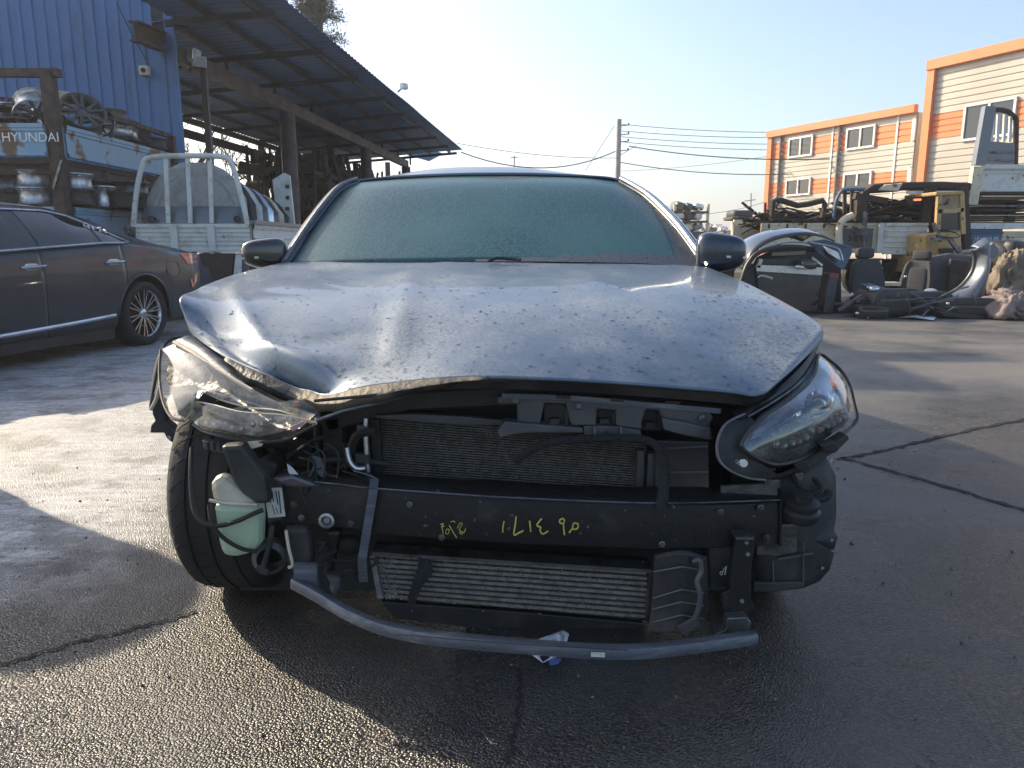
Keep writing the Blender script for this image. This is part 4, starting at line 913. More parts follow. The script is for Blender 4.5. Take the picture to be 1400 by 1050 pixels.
MB().bar(P(1344, 208, BX + .28), P(1386, 208, BX + .28), .03).build('rail', m_steel, rb); MB().bar(P(1343, 218, BX + .28), P(1386, 220, BX + .28), .03).build('rail', m_steel, rb)
MB().box(((e0 + e1) / 2, BX + .9, q0_), (e1 - e0, 1.7, .06)).build('bed_floor', m_dkrust, rb)
for x in (P(1392, 280, BX).x, P(1440, 280, BX).x): MB().bar((x, BX + .2, zz1), (x, BX + .2, q0_), .13).build('support_leg', m_dkrust, rb)
MB().plate(pp([(1336, 268), (1372, 264), (1374, 280), (1338, 280)], BX + .5), (0, .04, 0)).build('back_panel', m_creamp, rb)

# ------------------------------------------------------------------ cut-up black car half
KY = 10.4
cc = thing('cut_car_body', 'black half of a cut-up car with one door and torn roof', 'car', PT(1090, 400, KY + .3))
q = lambda l, Y=KY: pp(l, Y)
MB().plate(q([(1032, 365), (1124, 367), (1122, 400), (1119, 428), (1085, 428), (1058, 420), (1036, 395)]), (0, .10, 0)).build('door', m_blackpaint, cc, bevel=.02)
MB().plate(q([(1034, 362), (1125, 365), (1124, 377), (1034, 371)], KY - .03), (0, .03, 0)).build('waist_trim', m_satin, cc, bevel=.006)
MB().tube(q([(1036, 380), (1042, 377), (1056, 381)], KY - .05), .018, 6).build('door_handle', m_satin, cc, smooth=True)
MB().plate(q([(1040, 354), (1112, 352), (1122, 362), (1036, 361)], KY + .02), (0, .012, 0)).build('door_glass', m_pane, cc)
MB().bar(P(1040, 354, KY), P(1036, 366, KY), .06, .05).build('window_post', m_creamp, cc)
MB().bar(P(1110, 352, KY - .02), P(1124, 363, KY - .02), .03, .03).build('window_post', m_satin, cc)
rows = []
for i in range(9):
    t_ = i / 8; y = KY - .02 + t_ * 1.15
    prof = [(1018, 372), (1027, 350), (1040, 337), (1058, 328), (1080, 323), (1105, 321), (1125, 324), (1140, 330)]
    rows.append([P(a, b, KY) + V((0, y - KY, .10 * math.sin(math.pi * t_))) for a, b in prof])
MB().grid(crgrid(rows, 4, 1)).build('roof', m_blackpaint, cc, smooth=True, solid=.02)
MB().tube(q([(1014, 385), (1022, 362), (1036, 346), (1060, 339), (1090, 338), (1115, 342)], KY - .06), .035, 8).build('door_frame', m_black, cc, smooth=True)
MB().tube(q([(1016, 378), (1028, 356), (1046, 340), (1080, 331), (1110, 333)], KY - .03), .012, 6).build('roof_trim', m_satin, cc, smooth=True)
MB().plate(q([(1018, 385), (1034, 352), (1060, 340), (1120, 340), (1150, 352), (1150, 428), (1040, 426)], KY + 1.0), (0, .03, 0)).build('inside_shade_plate', m_black, cc)  # black plate added to give the dark inside of the shell
MB().plate(q([(1056, 345), (1102, 343), (1101, 348), (1056, 350)], KY + .3), (0, .02, 0)).build('roof_lining', m_creamp, cc)
MB().sup(P(1105, 362, KY - .15), (.24, .16, .13), .6, .7).build('mirror', m_blackpaint, cc, smooth=True)
MB().bar(P(1088, 364, KY - .2), P(1104, 366, KY - .2), .03).build('mirror_trim', m_satin, cc)
MB().plate([P(1104, 331, KY - .15), P(1130, 328, KY - .1), P(1165, 338, KY - .1), P(1166, 345, KY - .12), P(1154, 370, KY - .2), P(1148, 366, KY - .22), P(1118, 345, KY - .2)], (0, .05, .01)).build('torn_roof_corner', m_navy, cc, bevel=.012)
MB().plate([P(1126, 336, KY - .22), P(1146, 345, KY - .25), P(1150, 356, KY - .26), P(1146, 354, KY - .26), P(1133, 346, KY - .24)], (0, .03, 0)).build('quarter_window', m_white, cc)
MB().tube([P(1107, 331, KY - .19), P(1142, 338, KY - .23), P(1149, 345, KY - .25), P(1152, 356, KY - .26)], .012, 6).build('window_trim', m_satin, cc)
MB().plate(q([(1134, 373), (1147, 374), (1140, 428), (1126, 428)], KY + .1), (0, .25, 0)).build('belt_pillar', m_greyp, cc, bevel=.02)
MB().plate(q([(1134, 373), (1147, 374), (1146, 380), (1135, 379)], KY + .09), (0, .01, 0)).build('red_sticker', m_red, cc)
MB().plate(q([(1018, 372), (1030, 360), (1034, 366), (1036, 392), (1058, 426), (1040, 425), (1015, 400)], KY + .05), (0, .5, 0)).build('wing', m_black, cc, bevel=.02)
MB().box(P(1085, 420, KY + .7), (1.35, 1.0, .16)).build('floor_pan', m_blackd, cc)
def seat(px, pyh, pyb, Y, s, label, rz, lean):
    base = V((P(px, pyb, Y).x, Y, 0)); zt2 = P(px, pyh, Y).z; zb3 = max(.1, P(px, pyb, Y).z)
    t = thing('car_seat', label, 'car seat', base); rot = Matrix.Rotation(rz, 3, 'Z') @ Matrix.Rotation(lean, 3, 'X'); H = zt2 - zb3
    c = base + V((0, 0, zb3)); R2 = Matrix.Rotation(rz, 3, 'Z')
    MB().sup(c + rot @ V((0, 0, H * .42)), (.52 * s, .16, H * .80), .35, .45, rot, 20, 14, lambda p: V((p.x * (1 - .22 * max(0, p.z / (H * .4))), p.y - .03 * (abs(p.x) > .15), p.z))).build('backrest', m_seat, t, smooth=True)
    MB().sup(c + rot @ V((0, -.075, H * .40)), (.27 * s, .05, H * .55), .4, .5, rot, 16, 10).build('back_cushion', m_seat, t, smooth=True)
    MB().sup(c + rot @ V((0, -.01, H * .93)), (.27 * s, .11, H * .20), .5, .5, rot).build('headrest', m_seat, t, smooth=True)
    for k in (-.06, .06): MB().tube([c + rot @ V((k, 0, H * .78)), c + rot @ V((k, 0, H * .88))], .008, 6).build('headrest_post', m_steel, t)
    MB().sup(c + R2 @ V((0, -.26, .0)), (.50 * s, .52, .17), .4, .4, R2).build('cushion', m_seat, t, smooth=True)
    MB().box(c + R2 @ V((0, -.2, -.13)), (.42, .45, .08), R2).build('seat_rail', m_dkrust, t)
seat(1184, 340, 415, 10.55, 1.05, 'charcoal car seat facing the yard beside the cut car', .25, -.18)
seat(1252, 344, 412, 10.9, .95, 'sunlit charcoal car seat turned sideways near the grey fender', -.9, -.1)
# grey fender standing upright, trims and tubs on the ground
FY = 10.2
fe = thing('grey_fender', 'large grey car body side panel standing upright on its end', 'car panel', PT(1310, 430, FY))
outer = [(1327, 337), (1347, 326), (1348, 345), (1351, 353), (1348, 372), (1341, 398), (1335, 428)]
inner = [(1328, 342), (1332, 352), (1330, 368), (1322, 382), (1310, 394), (1296, 402), (1282, 410)]
rows = []
for k in range(9):
    t_ = k / 8; rows.append([P(lerp(a[0], b[0], t_), lerp(a[1], b[1], t_), FY) + V((0, -.16 * math.sin(math.pi * t_) - .10 * (i / 6), 0)) for i, (a, b) in enumerate(zip(inner, outer))])
MB().grid(crgrid(rows, 4, 2)).build('skin', m_fender, fe, smooth=True, solid=.015)
MB().tube([P(a, b, FY - .02) for a, b in inner], .025, 7).build('arch_flange', m_greyp, fe, smooth=True)
MB().plate(pp([(1351, 340), (1358, 331), (1366, 340), (1367, 346), (1360, 354), (1352, 352)], FY - .05), (0, .04, 0)).build('upper_tab', m_fender, fe, bevel=.01)
MB().plate([P(1338, 400, FY - .1), P(1372, 414, FY - .25), P(1368, 428, FY - .28), P(1336, 415, FY - .12)], (0, .05, 0)).build('sill_stub', m_fender, fe, bevel=.01)
def junk(name, label, cat, poly, Y, d, mt, bev=.015, dv=None):
    pts = pp(poly, Y); c = sum(pts, V()) / len(pts)
    return tag(MB().plate(pts, dv or (0, d, 0)).build(name, mt, loc=c, bevel=bev), label, cat)
junk('door_trim', 'dark grey door trim leaning behind the grey fender', 'car trim', [(1268, 352), (1300, 346), (1330, 350), (1328, 372), (1312, 392), (1292, 400), (1275, 396), (1266, 372)], 10.9, .12, m_greyp, .03)
junk('door_liner', 'black door liner standing between seat and fender', 'car trim', [(1300, 354), (1326, 356), (1316, 390), (1297, 396)], 10.75, .06, m_blackd, .02)
def tub(name, label, px, py, Y, d, mt, rz=0, e=.35, tl=0):
    c = P(px, py, Y); c.z = max(c.z, d[2] / 2 * .9)
    rot = Matrix.Rotation(rz, 3, 'Z') @ Matrix.Rotation(tl, 3, 'X')
    t = thing(name, label, 'car part', c)
    MB().sup(c, d, e, e, rot, 20, 10).build('body', mt, t, smooth=True)
    MB().sup(c + rot @ V((0, -d[1] * .30, d[2] * .28)), (d[0] * .72, d[1] * .4, d[2] * .5), .4, .4, rot, 16, 8).build('inset', m_black, t, smooth=True)
    MB().bar(c + rot @ V((-d[0] * .4, -d[1] * .5, d[2] * .1)), c + rot @ V((d[0] * .4, -d[1] * .5, d[2] * .12)), .02).build('edge_trim', m_greyp, t)
tub('console_tub', 'black plastic tub lying beside the white sheet', 1262, 413, 10.2, (.62, .5, .30), m_black, .1)
tub('seat_base', 'wide black seat base lying under the grey fender', 1320, 420, 10.05, (.95, .6, .28), m_blackd, -.15)
tub('dash_unit', 'black dashboard unit in the junk heap before the seats', 1205, 412, 10.0, (.62, .5, .34), m_blackd, .3)
tub('airbox', 'black air box at the bottom of the junk heap', 1190, 428, 9.9, (.40, .4, .2), m_black, -.2)
tub('wheel_liner', 'dark rounded liner standing right of the fender', 1360, 375, 10.9, (.42, .5, 1.0), m_black, .4, .6, .2)
tub('bumper_core', 'black bumper core lying behind the right car seat', 1225, 404, 10.6, (.7, .35, .2), m_greyp, -.1)
o = MB().bar(P(1147, 424, 9.95), P(1178, 404, 9.95), .06, .03).build('trim_strip', m_greyp, loc=P(1160, 415, 9.95)); tag(o, 'slim grey strip leaning on the junk heap', 'car trim')
t = thing('silver_console', 'silver-topped console lying across the junk heap', 'car part', P(1210, 396, 9.9))
MB().plate([P(1186, 392, 9.9), P(1200, 391, 9.9), P(1232, 401, 9.75), P(1228, 408, 9.75), P(1195, 399, 9.85)], (0, .25, .03)).build('body', m_greyp, t, bevel=.02)
MB().sup(P(1193, 395, 9.86), (.15, .2, .08), .6, .7).build('cap', m_satin, t, smooth=True)
m = MB(); random.seed(5)
for k in range(26): c = P(rnd(1165, 1235), rnd(408, 432), rnd(9.8, 10.2)); c.z = max(.05, c.z); d = V((rnd(-.25, .25), rnd(-.2, .2), rnd(-.08, .12))); m.tube([c - d, c + V((0, 0, .05)), c + d], rnd(.01, .03), 5)
o = m.build('junk_tangle', m_blackd, kind='stuff'); o['label'] = 'tangle of black hoses and trim in front of the seats'
def sheet(name, label, cat, poly, mt, z=.01, j=.03):
    pts = [G(*p_) for p_ in poly]; c = sum(pts, V()) / len(pts); rows = []
    for k in range(5): rows.append([c.lerp(p_, 1 - k / 5) + V((0, 0, z + abs(mnoise.noise(p_ * 5 + V((k, 0, 0)))) * j)) for p_ in pts + [pts[0]]])
    return tag(MB().grid(rows).build(name, mt, loc=c, smooth=True, solid=.003), label, cat)
sheet('plastic_sheet', 'crumpled white plastic sheet lying on the asphalt', 'sheet', [(1228, 436), (1245, 432), (1240, 424), (1256, 431), (1282, 434), (1276, 439), (1250, 438)], m_foil, .01, .06)
junk('flat_carton', 'flattened pale board on the ground beside the cloth', 'board', [(1356, 437), (1368, 430), (1398, 428), (1396, 438)], 9.8, .3, m_creamp, .005, (0, .3, .05))
def clothheap(c, d, label, mt, seed):
    m = MB().sup(c, [q_ * 1.15 for q_ in d], .8, .8, None, 90, 54); cc_ = V(c)
    m.v = [cc_ + (p - cc_) * (1 + .35 * mnoise.noise(p * 4 + V((seed, 0, 0))) - .45 * abs(mnoise.noise(V((p.x * 11, p.y * 5, p.z * 5 + seed)) + V((1, 1, 1)) * mnoise.noise(p * 5))) + .06 * mnoise.noise(p * 25)) for p in m.v]
    m.v = [V((p.x, p.y, max(.01, p.z))) for p in m.v]
    return tag(m.build('cloth_heap', mt, loc=c, smooth='all'), label, 'cloth')
clothheap(V((P(1392, 420, 9.7).x, 9.75, .16)), (.62, .5, .42), 'mauve dusty cloth heaped on the ground at right edge', m_cloth, 2)
clothheap(V((P(1385, 390, 10.2).x, 10.3, .48)), (.42, .4, .75), 'tan sacking cloth draped above the mauve heap', m_tan, 5)
tag(MB().sup(P(1272, 402, 10.3), (.20, .2, .16), .9, .9).build('foam_lump', m_whitep, loc=P(1272, 402, 10.3), smooth=True), 'pale foam lump beside the grey fender foot', 'foam')
junk('silver_foil', 'crumpled silver foil at the foot of the grey fender', 'foil', [(1283, 407), (1300, 402), (1316, 400), (1318, 408), (1302, 412), (1284, 411)], 10.05, .08, m_satin, .01)
junk('pale_board', 'short pale board lying between the two car seats', 'board', [(1207, 386), (1232, 386), (1232, 391), (1207, 391)], 10.9, .2, m_creamp, .004)
junk('chrome_bracket', 'small bright metal bracket beside the left car seat back', 'bracket', [(1193, 362), (1206, 355), (1205, 363), (1196, 367)], 10.8, .03, m_satin, .003)
junk('bumper_skin', 'black bumper skin lying in front of the wide seat base', 'car trim', [(1282, 424), (1310, 428), (1345, 430), (1372, 432), (1370, 437), (1330, 437), (1290, 434)], 9.75, .12, m_black, .02)
junk('sun_visor', 'grey sun visor propped on the black console tub', 'car trim', [(1240, 398), (1262, 401), (1264, 406), (1241, 404)], 9.98, .02, m_greyp, .006)
junk('door_card', 'dark door card leaning at the right behind the sacking', 'car trim', [(1352, 358), (1372, 350), (1390, 372), (1376, 408), (1356, 404)], 10.75, .05, m_blackd, .015)
junk('light_frame', 'thin metal frame tilted on the left of the junk heap', 'frame', [(1150, 409), (1166, 400), (1168, 403), (1153, 413)], 9.98, .02, m_satin, .003)
junk('glass_shard', 'pale broken glass piece leaning beside left seat', 'glass', [(1198, 371), (1207, 366), (1206, 376), (1199, 378)], 10.7, .006, m_white, .001)
for k_, (px_, py_, lab_2) in enumerate(((1296, 415, 'white cap on the wide seat base under the fender'), (1172, 428, 'white cap at the bottom of the junk heap'), (1238, 378, 'bright clip beside the right seat'))):
    c = P(px_, py_, 9.72 if k_ < 2 else 10.6); tag(MB().sup(c, (.045, .03, .03), .7, .7, None, 10, 6).build('plastic_scrap', m_white, loc=c, smooth=True), lab_2, 'cap')
m = MB(); random.seed(91)
for k in range(14):
    c = P(rnd(1240, 1372), rnd(405, 430), rnd(9.7, 9.95)); c.z = max(.06, c.z); d = V((rnd(-.3, .3), rnd(-.1, .1), rnd(-.1, .16))); m.tube([c - d, c + V((0, -.03, .05)), c + d], rnd(.006, .016), 5)
o = m.build('wire_tangle', m_greyp, kind='stuff'); o['label'] = 'loose grey wires trailing over the junk below the fender'
wc = thing('white_car', 'white car roof and windscreen at the right edge', 'car', P(1400, 380, 12))
rows = []
for k in range(6):
    y = 11.6 + k * .25
    rows.append([P(a, b, 11.6) + V((0, y - 11.6, .05 * math.sin(k))) for a, b in ((1362, 347), (1372, 342), (1388, 339), (1405, 337), (1440, 336), (1490, 340))])
MB().grid(rows).build('roof', m_white, wc, smooth=True, solid=.03)
MB().plate(pp([(1372, 345), (1390, 341), (1440, 339), (1440, 372), (1396, 366), (1380, 358)], 11.62), (0, .02, 0)).build('windscreen', m_pane, wc)
MB().plate(pp([(1356, 349), (1374, 346), (1392, 362), (1440, 372), (1440, 420), (1392, 420), (1375, 370)], 11.66), (0, 1.2, 0)).build('body', m_white, wc, bevel=.03)
for px_ in (1440, 1500): wheel(wc, (P(px_, 420, 11.6).x, 11.7, .3), (0, -1, 0), .3, .2, .19, 6)

# ------------------------------------------------------------------ distant stacked cars, wooden bed, sheds
sk = thing('car_body_rack', 'tall steel rack of stacked car bodies far behind right mirror', 'rack', V((P(945, 320, 38).x, 38.5, 0)))
for px in (921, 953, 966):
    for dy in (0, 2): MB().bar(V((P(px, 330, 38).x, 38 + dy, 0)), V((P(px, 330, 38).x, 38 + dy, P(px, 279, 38).z)), .12).build('upright', m_creamp, sk)
zs_ = [P(945, y, 38).z for y in (330, 318, 303, 290)]
for z in zs_: MB().box(V((P(943, 320, 38).x, 39, z)), (1.75, 2.2, .09)).build('shelf', m_rust, sk)
mts = [m_whitep, m_greyp, m_navy, m_satin, m_creamp, m_fender, m_whitep, m_black]
random.seed(31); k = 0
for i, z in enumerate(zs_):
    for j in range(3):
        c = V((P(928 + 13 * j, 320, 38).x, 38.7, z + .28)); L2 = rnd(.40, .62)
        t = tag(MB().sup(c, (L2, 1.6, rnd(.3, .5)), .4, .5, Matrix.Rotation(rnd(-.4, .4), 3, 'Y')).build('engine_cut', mts[k % 8], loc=c, smooth=True), ['left', 'middle', 'right'][j] + ' car chunk on the ' + ['lowest', 'second', 'third', 'topmost'][i] + ' shelf of the distant rack', 'car part', 'car chunks on the distant rack'); k += 1
wb_ = thing('wooden_bed_truck', 'truck bed with orange-brown wooden side left of scrap truck', 'truck', V((P(1020, 320, 16).x, 16.5, 0)))
for k, (ya, yb_) in enumerate(((307, 313), (313.4, 319), (320, 326))):
    MB().plate(pp([(1006, ya), (1036, ya + .4), (1036, yb_ + .4), (1006, yb_)], 16), (0, .05, 0)).build('plank', m_wood, wb_)
MB().bar(P(1003, 303, 16), P(1040, 304, 16), .08).bar(P(1004, 303, 16), P(1004, 330, 16), .12).bar(P(1037, 303, 16), P(1036, 335, 16), .14).build('bed_frame', m_creamp, wb_)
MB().box(P(1020, 329, 16.9), (.55, 1.8, .08)).build('bed_floor', m_dkrust, wb_)
MB().box(P(1022, 338, 16.8), (.4, 1.6, .2)).build('chassis', m_dkrust, wb_)
for px_ in (1010, 1030): wheel(wb_, (P(px_, 338, 16).x, 16.2, .33), (0, -1, 0), .33, .2, .2, 6, m_rim=m_dkrust)
dv_ = thing('roofless_car', 'dark red car shell raised far behind the wooden truck bed', 'car', V((P(1010, 300, 30).x, 30, 0)))
MB().sup(P(1010, 299, 30), (1.0, 1.4, .16), .4, .4).build('body', m_rust, dv_, smooth=True); MB().sup(P(1011, 293, 30), (.85, 1.2, .30), .4, .4).build('cabin', m_black, dv_, smooth=True)
MB().bar(V((P(1010, 300, 30).x, 30, 0)), P(1010, 301, 30), .4).build('stand', m_dkrust, dv_)
for k, (x0_, x1_, yt, Y, mt) in enumerate(((978, 985, 308, 260, m_whitep), (985, 992, 311, 240, m_whitep), (968, 976, 316, 200, m_conc), (992, 1003, 318, 120, m_whitep))):
    a, b = P(x0_, 330, Y).x, P(x1_, 330, Y).x; z = P(x0_, yt, Y).z
    t = thing('distant_house', ['tallest white distant block behind the rack', 'second white distant block behind the rack', 'low grey distant house beside the rack', 'low pale distant shed behind the wooden truck'][k], 'building', (a, Y, 0))
    MB().box(((a + b) / 2, Y + 4, z / 2), (b - a, 8, z)).build('wall', mt, t); MB().box(((a + b) / 2, Y + 4, z + .15), (b - a + .5, 8.6, .3)).build('roof', m_conc, t)
random.seed(41)
def bush(px, Y, h_, label):
    c = V((P(px, 320, Y).x, Y, 0)); t = thing('evergreen_shrub', label, 'shrub', c, 0, 'distant dark shrubs'); m = MB()
    for k in range(500):
        d = V((random.gauss(0, 1), random.gauss(0, 1), random.gauss(0, 1))).normalized() * rnd(.2, 1); p_ = c + V((d.x * h_ * .35, d.y * h_ * .35, h_ * (.55 + .42 * d.z)))
        s = V((rnd(-1, 1), rnd(-1, 1), rnd(-1, 1))).normalized() * h_ * .07; u = V((rnd(-1, 1), rnd(-1, 1), rnd(-1, 1))).normalized() * h_ * .07
        m.add([p_ - s, p_ + s, p_ + u], [(0, 1, 2)])
    m.build('foliage', m_pine, t); MB().tube([c, c + V((0, 0, h_ * .5))], .12, 6).build('trunk', m_bark, t)
bush(971, 70, 3.0, 'distant dark shrub just right of the car rack'); bush(989, 80, 2.8, 'distant dark shrub beside the low pale shed')
# ------------------------------------------------------------------ the wrecked car
random.seed(77)
wk = thing('wrecked_car', 'navy sedan with smashed front, bumper missing, hood crumpled', 'car', (-.03, 2.0, 0), .06)
H = [
 [(262,455,1.98),(300,484,1.88),(360,510,1.77),(432,540,1.68),(520,527,1.65),(640,517,1.61),(800,522,1.60),(985,536,1.61),(1036,541,1.62),(1066,521,1.69),(1121,468,1.93)],
 [(252,430,2.0),(290,457,1.95),(350,480,1.86),(420,500,1.77),(520,494,1.75),(645,482,1.72),(800,484,1.71),(935,490,1.72),(1040,496,1.76),(1092,475,1.86),(1124,452,1.96)],
 [(247,408,2.04),(290,425,2.03),(355,434,1.99),(430,441,1.95),(530,437,1.94),(660,433,1.93),(790,433,1.93),(910,437,1.94),(1010,440,1.97),(1075,438,2.02),(1113,440,2.05)],
 [(275,394,2.22),(310,396,2.25),(370,397,2.25),(445,400,2.22),(540,399,2.2),(660,397,2.2),(780,398,2.2),(890,400,2.21),(975,403,2.23),(1030,406,2.28),(1067,412,2.3)],
 [(325,376,2.47),(360,375,2.5),(410,375,2.5),(470,375,2.5),(550,374,2.5),(660,373,2.5),(770,374,2.5),(865,376,2.5),(940,379,2.52),(985,383,2.54),(1019,388,2.55)],
 [(384,361,2.72),(430,360,2.73),(480,359,2.74),(550,357,2.75),(620,356,2.75),(690,355,2.75),(760,356,2.75),(830,358,2.75),(890,361,2.74),(930,364,2.73),(967,367,2.72)]]
KU, KV = 10, 10
hg = crgrid([[P(*q_) for q_ in r_] for r_ in H], KU, KV)
ga = lambda u, v, u0, v0, a, b: math.exp(-((u - u0) / a) ** 2 - ((v - v0) / b) ** 2)
for i, row in enumerate(hg):
    for j, p_ in enumerate(row):
        u, v = j / KU, i / KV
        d = -.055 * ga(u, v, 2.7, .42, .55, .35) + .03 * ga(u, v, 2.6, 1.0, .9, .25) - .02 * ga(u, v, 1.7, .8, .5, .5)
        d += .010 * math.exp(-((u - 4.15) / .16) ** 2) * min(1, max(0, (v - .6) / .6)) * max(0, min(1, (5 - v) / 1.5))
        d += .012 * math.exp(-abs(u - (1.2 + .55 * (3 - v))) / .22) * max(0, min(1, 3.6 - v))          # fold from the corner to the fender line
        d += .009 * math.exp(-abs(u - 7.6 + .35 * v) / .28) * min(1, v) * max(0, min(1, 4.6 - v))
        d += .005 * mnoise.noise(p_ * 6) * max(0, 1 - u / 4.5) * (v < 3) + .003 * mnoise.noise(p_ * 3.3)
        d += .010 * math.exp(-abs(v - (.9 + .5 * (u - 1.0))) / .10) * max(0, 1 - abs(u - 1.6) / 1.1) - .008 * math.exp(-abs(v - 1.5 - .2 * (u - 3)) / .12) * max(0, 1 - abs(u - 3.3) / .9)
        e = min(1, v * 2.5) if u > 3.5 else 1
        p_.z += d * e; p_.y += .07 * ga(u, v, 2.7, .3, .5, .35)
hood = MB().grid(hg).build('hood', m_hood, wk, smooth='all', solid=.008)
# inner frame under the front lip, and the torn dirty lip at the damaged corner
lip = [p_.copy() for p_ in hg[0]]
MB().grid([[p_ + V((0, .012, -.006)) for p_ in lip], [p_ + V((0, .03, -.030)) for p_ in lip], [p_ + V((0, .16, -.045)) for p_ in lip], [p_ + V((0, .5, .02)) for p_ in lip]]).build('hood_inner', m_blackd, hood, smooth=True)
m_torn = mat('scraped_paint', (.035, .037, .042), .6, .3, ns=8, c2=(.17, .145, .105), lo=.42, hi=.6, bump=.5, bs=60)
a_ = []; b_ = []
for j in range(12, 53):
    p_ = lip[j]; u = j / 10; k = max(0, min(1, (5.2 - u) / 1.2)) * min(1, (u - 1.1) / .7)
    n_ = .014 * mnoise.noise(V((u * 3.3, 4, 0)))
    a_.append(p_ + V((0, -.005, .002))); b_.append(p_ + V((0, -.018 * k, -(.034 + n_) * k - .002)))
MB().grid([a_, [(x + y) / 2 + V((0, -.010, 0)) for x, y in zip(a_, b_)], b_]).build('torn_edge', m_torn, hood, smooth=True, solid=.006)
MB().tube([P(430, 548, 1.64), P(520, 527 + 12, 1.63), P(600, 526, 1.62), P(690, 519, 1.61)], .004, 6).build('edge_seal', m_blackd, hood)
# dew drops on the paint
random.seed(3); dm = MB(); nr, nc = len(hg), len(hg[0])
def drop(c, n_, r_, el):
    u = n_.cross(V((0, 1, 0))).normalized(); w2 = n_.cross(u); vs = []; a0 = rnd(0, 3)
    for rr, hh in ((1, 0), (.86, .24), (.5, .40)):
        for k in range(7): a = 6.283 * k / 7; vs.append(c + u * math.cos(a) * r_ * rr * el + w2 * math.sin(a) * r_ * rr + n_ * hh * r_)
    vs.append(c + n_ * .55 * r_); f = [(q_ * 7 + k, q_ * 7 + (k + 1) % 7, q_ * 7 + 7 + (k + 1) % 7, q_ * 7 + 7 + k) for q_ in (0, 1) for k in range(7)] + [(14 + k, 14 + (k + 1) % 7, 21) for k in range(7)]
    dm.add(vs, f)
cl = [(rnd(2, 9), rnd(.3, 4.6)) for _ in range(110)]
for k in range(2400):
    if k % 3: cu, cv = random.choice(cl); u, v = cu + random.gauss(0, .55), cv + random.gauss(0, .32)
    else: u, v = rnd(.2, 9.9), rnd(.1, 4.9)
    if not (.15 < u < 9.8 and .08 < v < 4.85): continue
    i, j = int(v * KV), int(u * KU); a, b, c = hg[i][j], hg[min(i + 1, nr - 1)][j], hg[i][min(j + 1, nc - 1)]
    n_ = (c - a).cross(b - a).normalized(); n_ = n_ if n_.z > 0 else -n_
    drop(a.lerp(b, rnd(0, 1)).lerp(c, rnd(0, .9)) + n_ * .0045, n_, abs(random.gauss(0, .0015)) + .0010, rnd(.9, 1.9))
dm.build('dew_drops', m_drop, hood, smooth='all', kind='stuff')
# windshield, pillars, roof
Wd = [[(394,364,2.76),(460,361,2.72),(560,359,2.69),(680,358,2.68),(800,359,2.69),(900,362,2.72),(963,369,2.76)],
      [(430,308,3.03),(490,303,2.99),(580,300,2.97),(680,298,2.96),(780,299,2.97),(868,302,2.99),(922,312,3.03)],
      [(467,262,3.28),(520,258,3.25),(600,255,3.23),(680,254,3.23),(760,254,3.23),(830,257,3.25),(880,270,3.28)],
      [(492,250,3.44),(545,246,3.42),(610,243,3.41),(675,242,3.41),(740,242.5,3.41),(800,244.5,3.42),(845,249,3.44)]]
wg = crgrid([[P(*q_) for q_ in r_] for r_ in Wd], 6, 6)
ws = MB().grid(wg).build('windshield', m_dew, wk, smooth='all', solid=.006)
m_frit = mat('dewy_black_border', (.045, .055, .068), .35, ns=90, c2=(.08, .09, .10), bump=.5, bs=300)
er = [r_[-7:] for r_ in wg[:-3]]
wf = crgrid([[P(*q_) for q_ in r_] for r_ in Wd], 16, 14); nb_, nw_ = len(wf), len(wf[0]); fb = MB(); fv = {}
for i in range(nb_ - 1):
    for j in range(nw_ - 1):
        u, v = j / nw_, i / nb_
        if u > 1 - max(.03, .13 * (1 - v * 1.15)) or (u > .45 and v < .075 * min(1, (u - .45) / .25)) or (.44 < u < .62 and v > .80 + 3 * (u - .53) ** 2 * 4):
            fb.add([wf[i][j], wf[i][j + 1], wf[i + 1][j + 1], wf[i + 1][j]], [(0, 1, 2, 3)])
fb.v = [p_ + V((0, -.0065, .002)) for p_ in fb.v]; fb.build('black_border', m_frit, ws, kind='stuff')
for ids, mt in ((0, m_fender), (-1, m_fender)):
    ed = [r_[ids] for r_ in wg]; sx = -1 if ids == 0 else 1
    MB().tube([p_ + V((sx * .022, .01, .004)) for p_ in ed[::3]], .026, 10, flat=.7).build('pillar', m_navy, wk, smooth=True)
    MB().tube([p_ + V((sx * .010, -.018, .016)) for p_ in ed[::3]], .010, 8).build('pillar_trim', m_satin if ids else m_barp, wk, smooth=True)
Rf = [[(478,254,3.46),(500,245.5,3.45),(580,240.5,3.43),(672,238.5,3.42),(760,239.5,3.43),(835,243.5,3.45),(852,253,3.46)],
      None, None, None]
r0 = [P(*q_) for q_ in Rf[0]]; hs = [-1, -.9, -.45, 0, .42, .86, 1]
rw = [r0]
for (y, ze, zc, hw) in ((3.75, 1.275, 1.352, .585), (4.2, 1.285, 1.372, .585), (4.7, 1.265, 1.350, .58), (5.15, 1.19, 1.27, .58)):
    cx = -.03 - .06 * (y - 2.0); rw.append([V((cx + hw * k, y - .06 * 0, zc - (zc - ze) * abs(k) ** 2.4)) for k in hs])
MB().grid(crgrid(rw, 6, 5)).build('roof', m_hood, wk, smooth='all', solid=.01)
WR = dict(W=[(-.55, .80), (0, .868), (1, .885), (2.7, .885), (3.2, .87), (3.7, .80), (4.0, .70)],
          zb=[(-.55, .66), (0, .76), (.7, .82), (1.2, .86), (2.6, .92), (3.2, .92), (4.0, .85)],
          hw=[(.72, .775), (1.45, .60), (2.6, .60), (3.2, .63), (4.0, .68)], zr=[(.72, .86), (1.1, 1.07), (1.45, 1.255), (1.9, 1.29), (2.6, 1.28), (3.15, 1.18), (3.6, .98), (4.0, .91)],
          sill=.2, arch=[(.03, .32, .36), (2.7, .32, .36)])
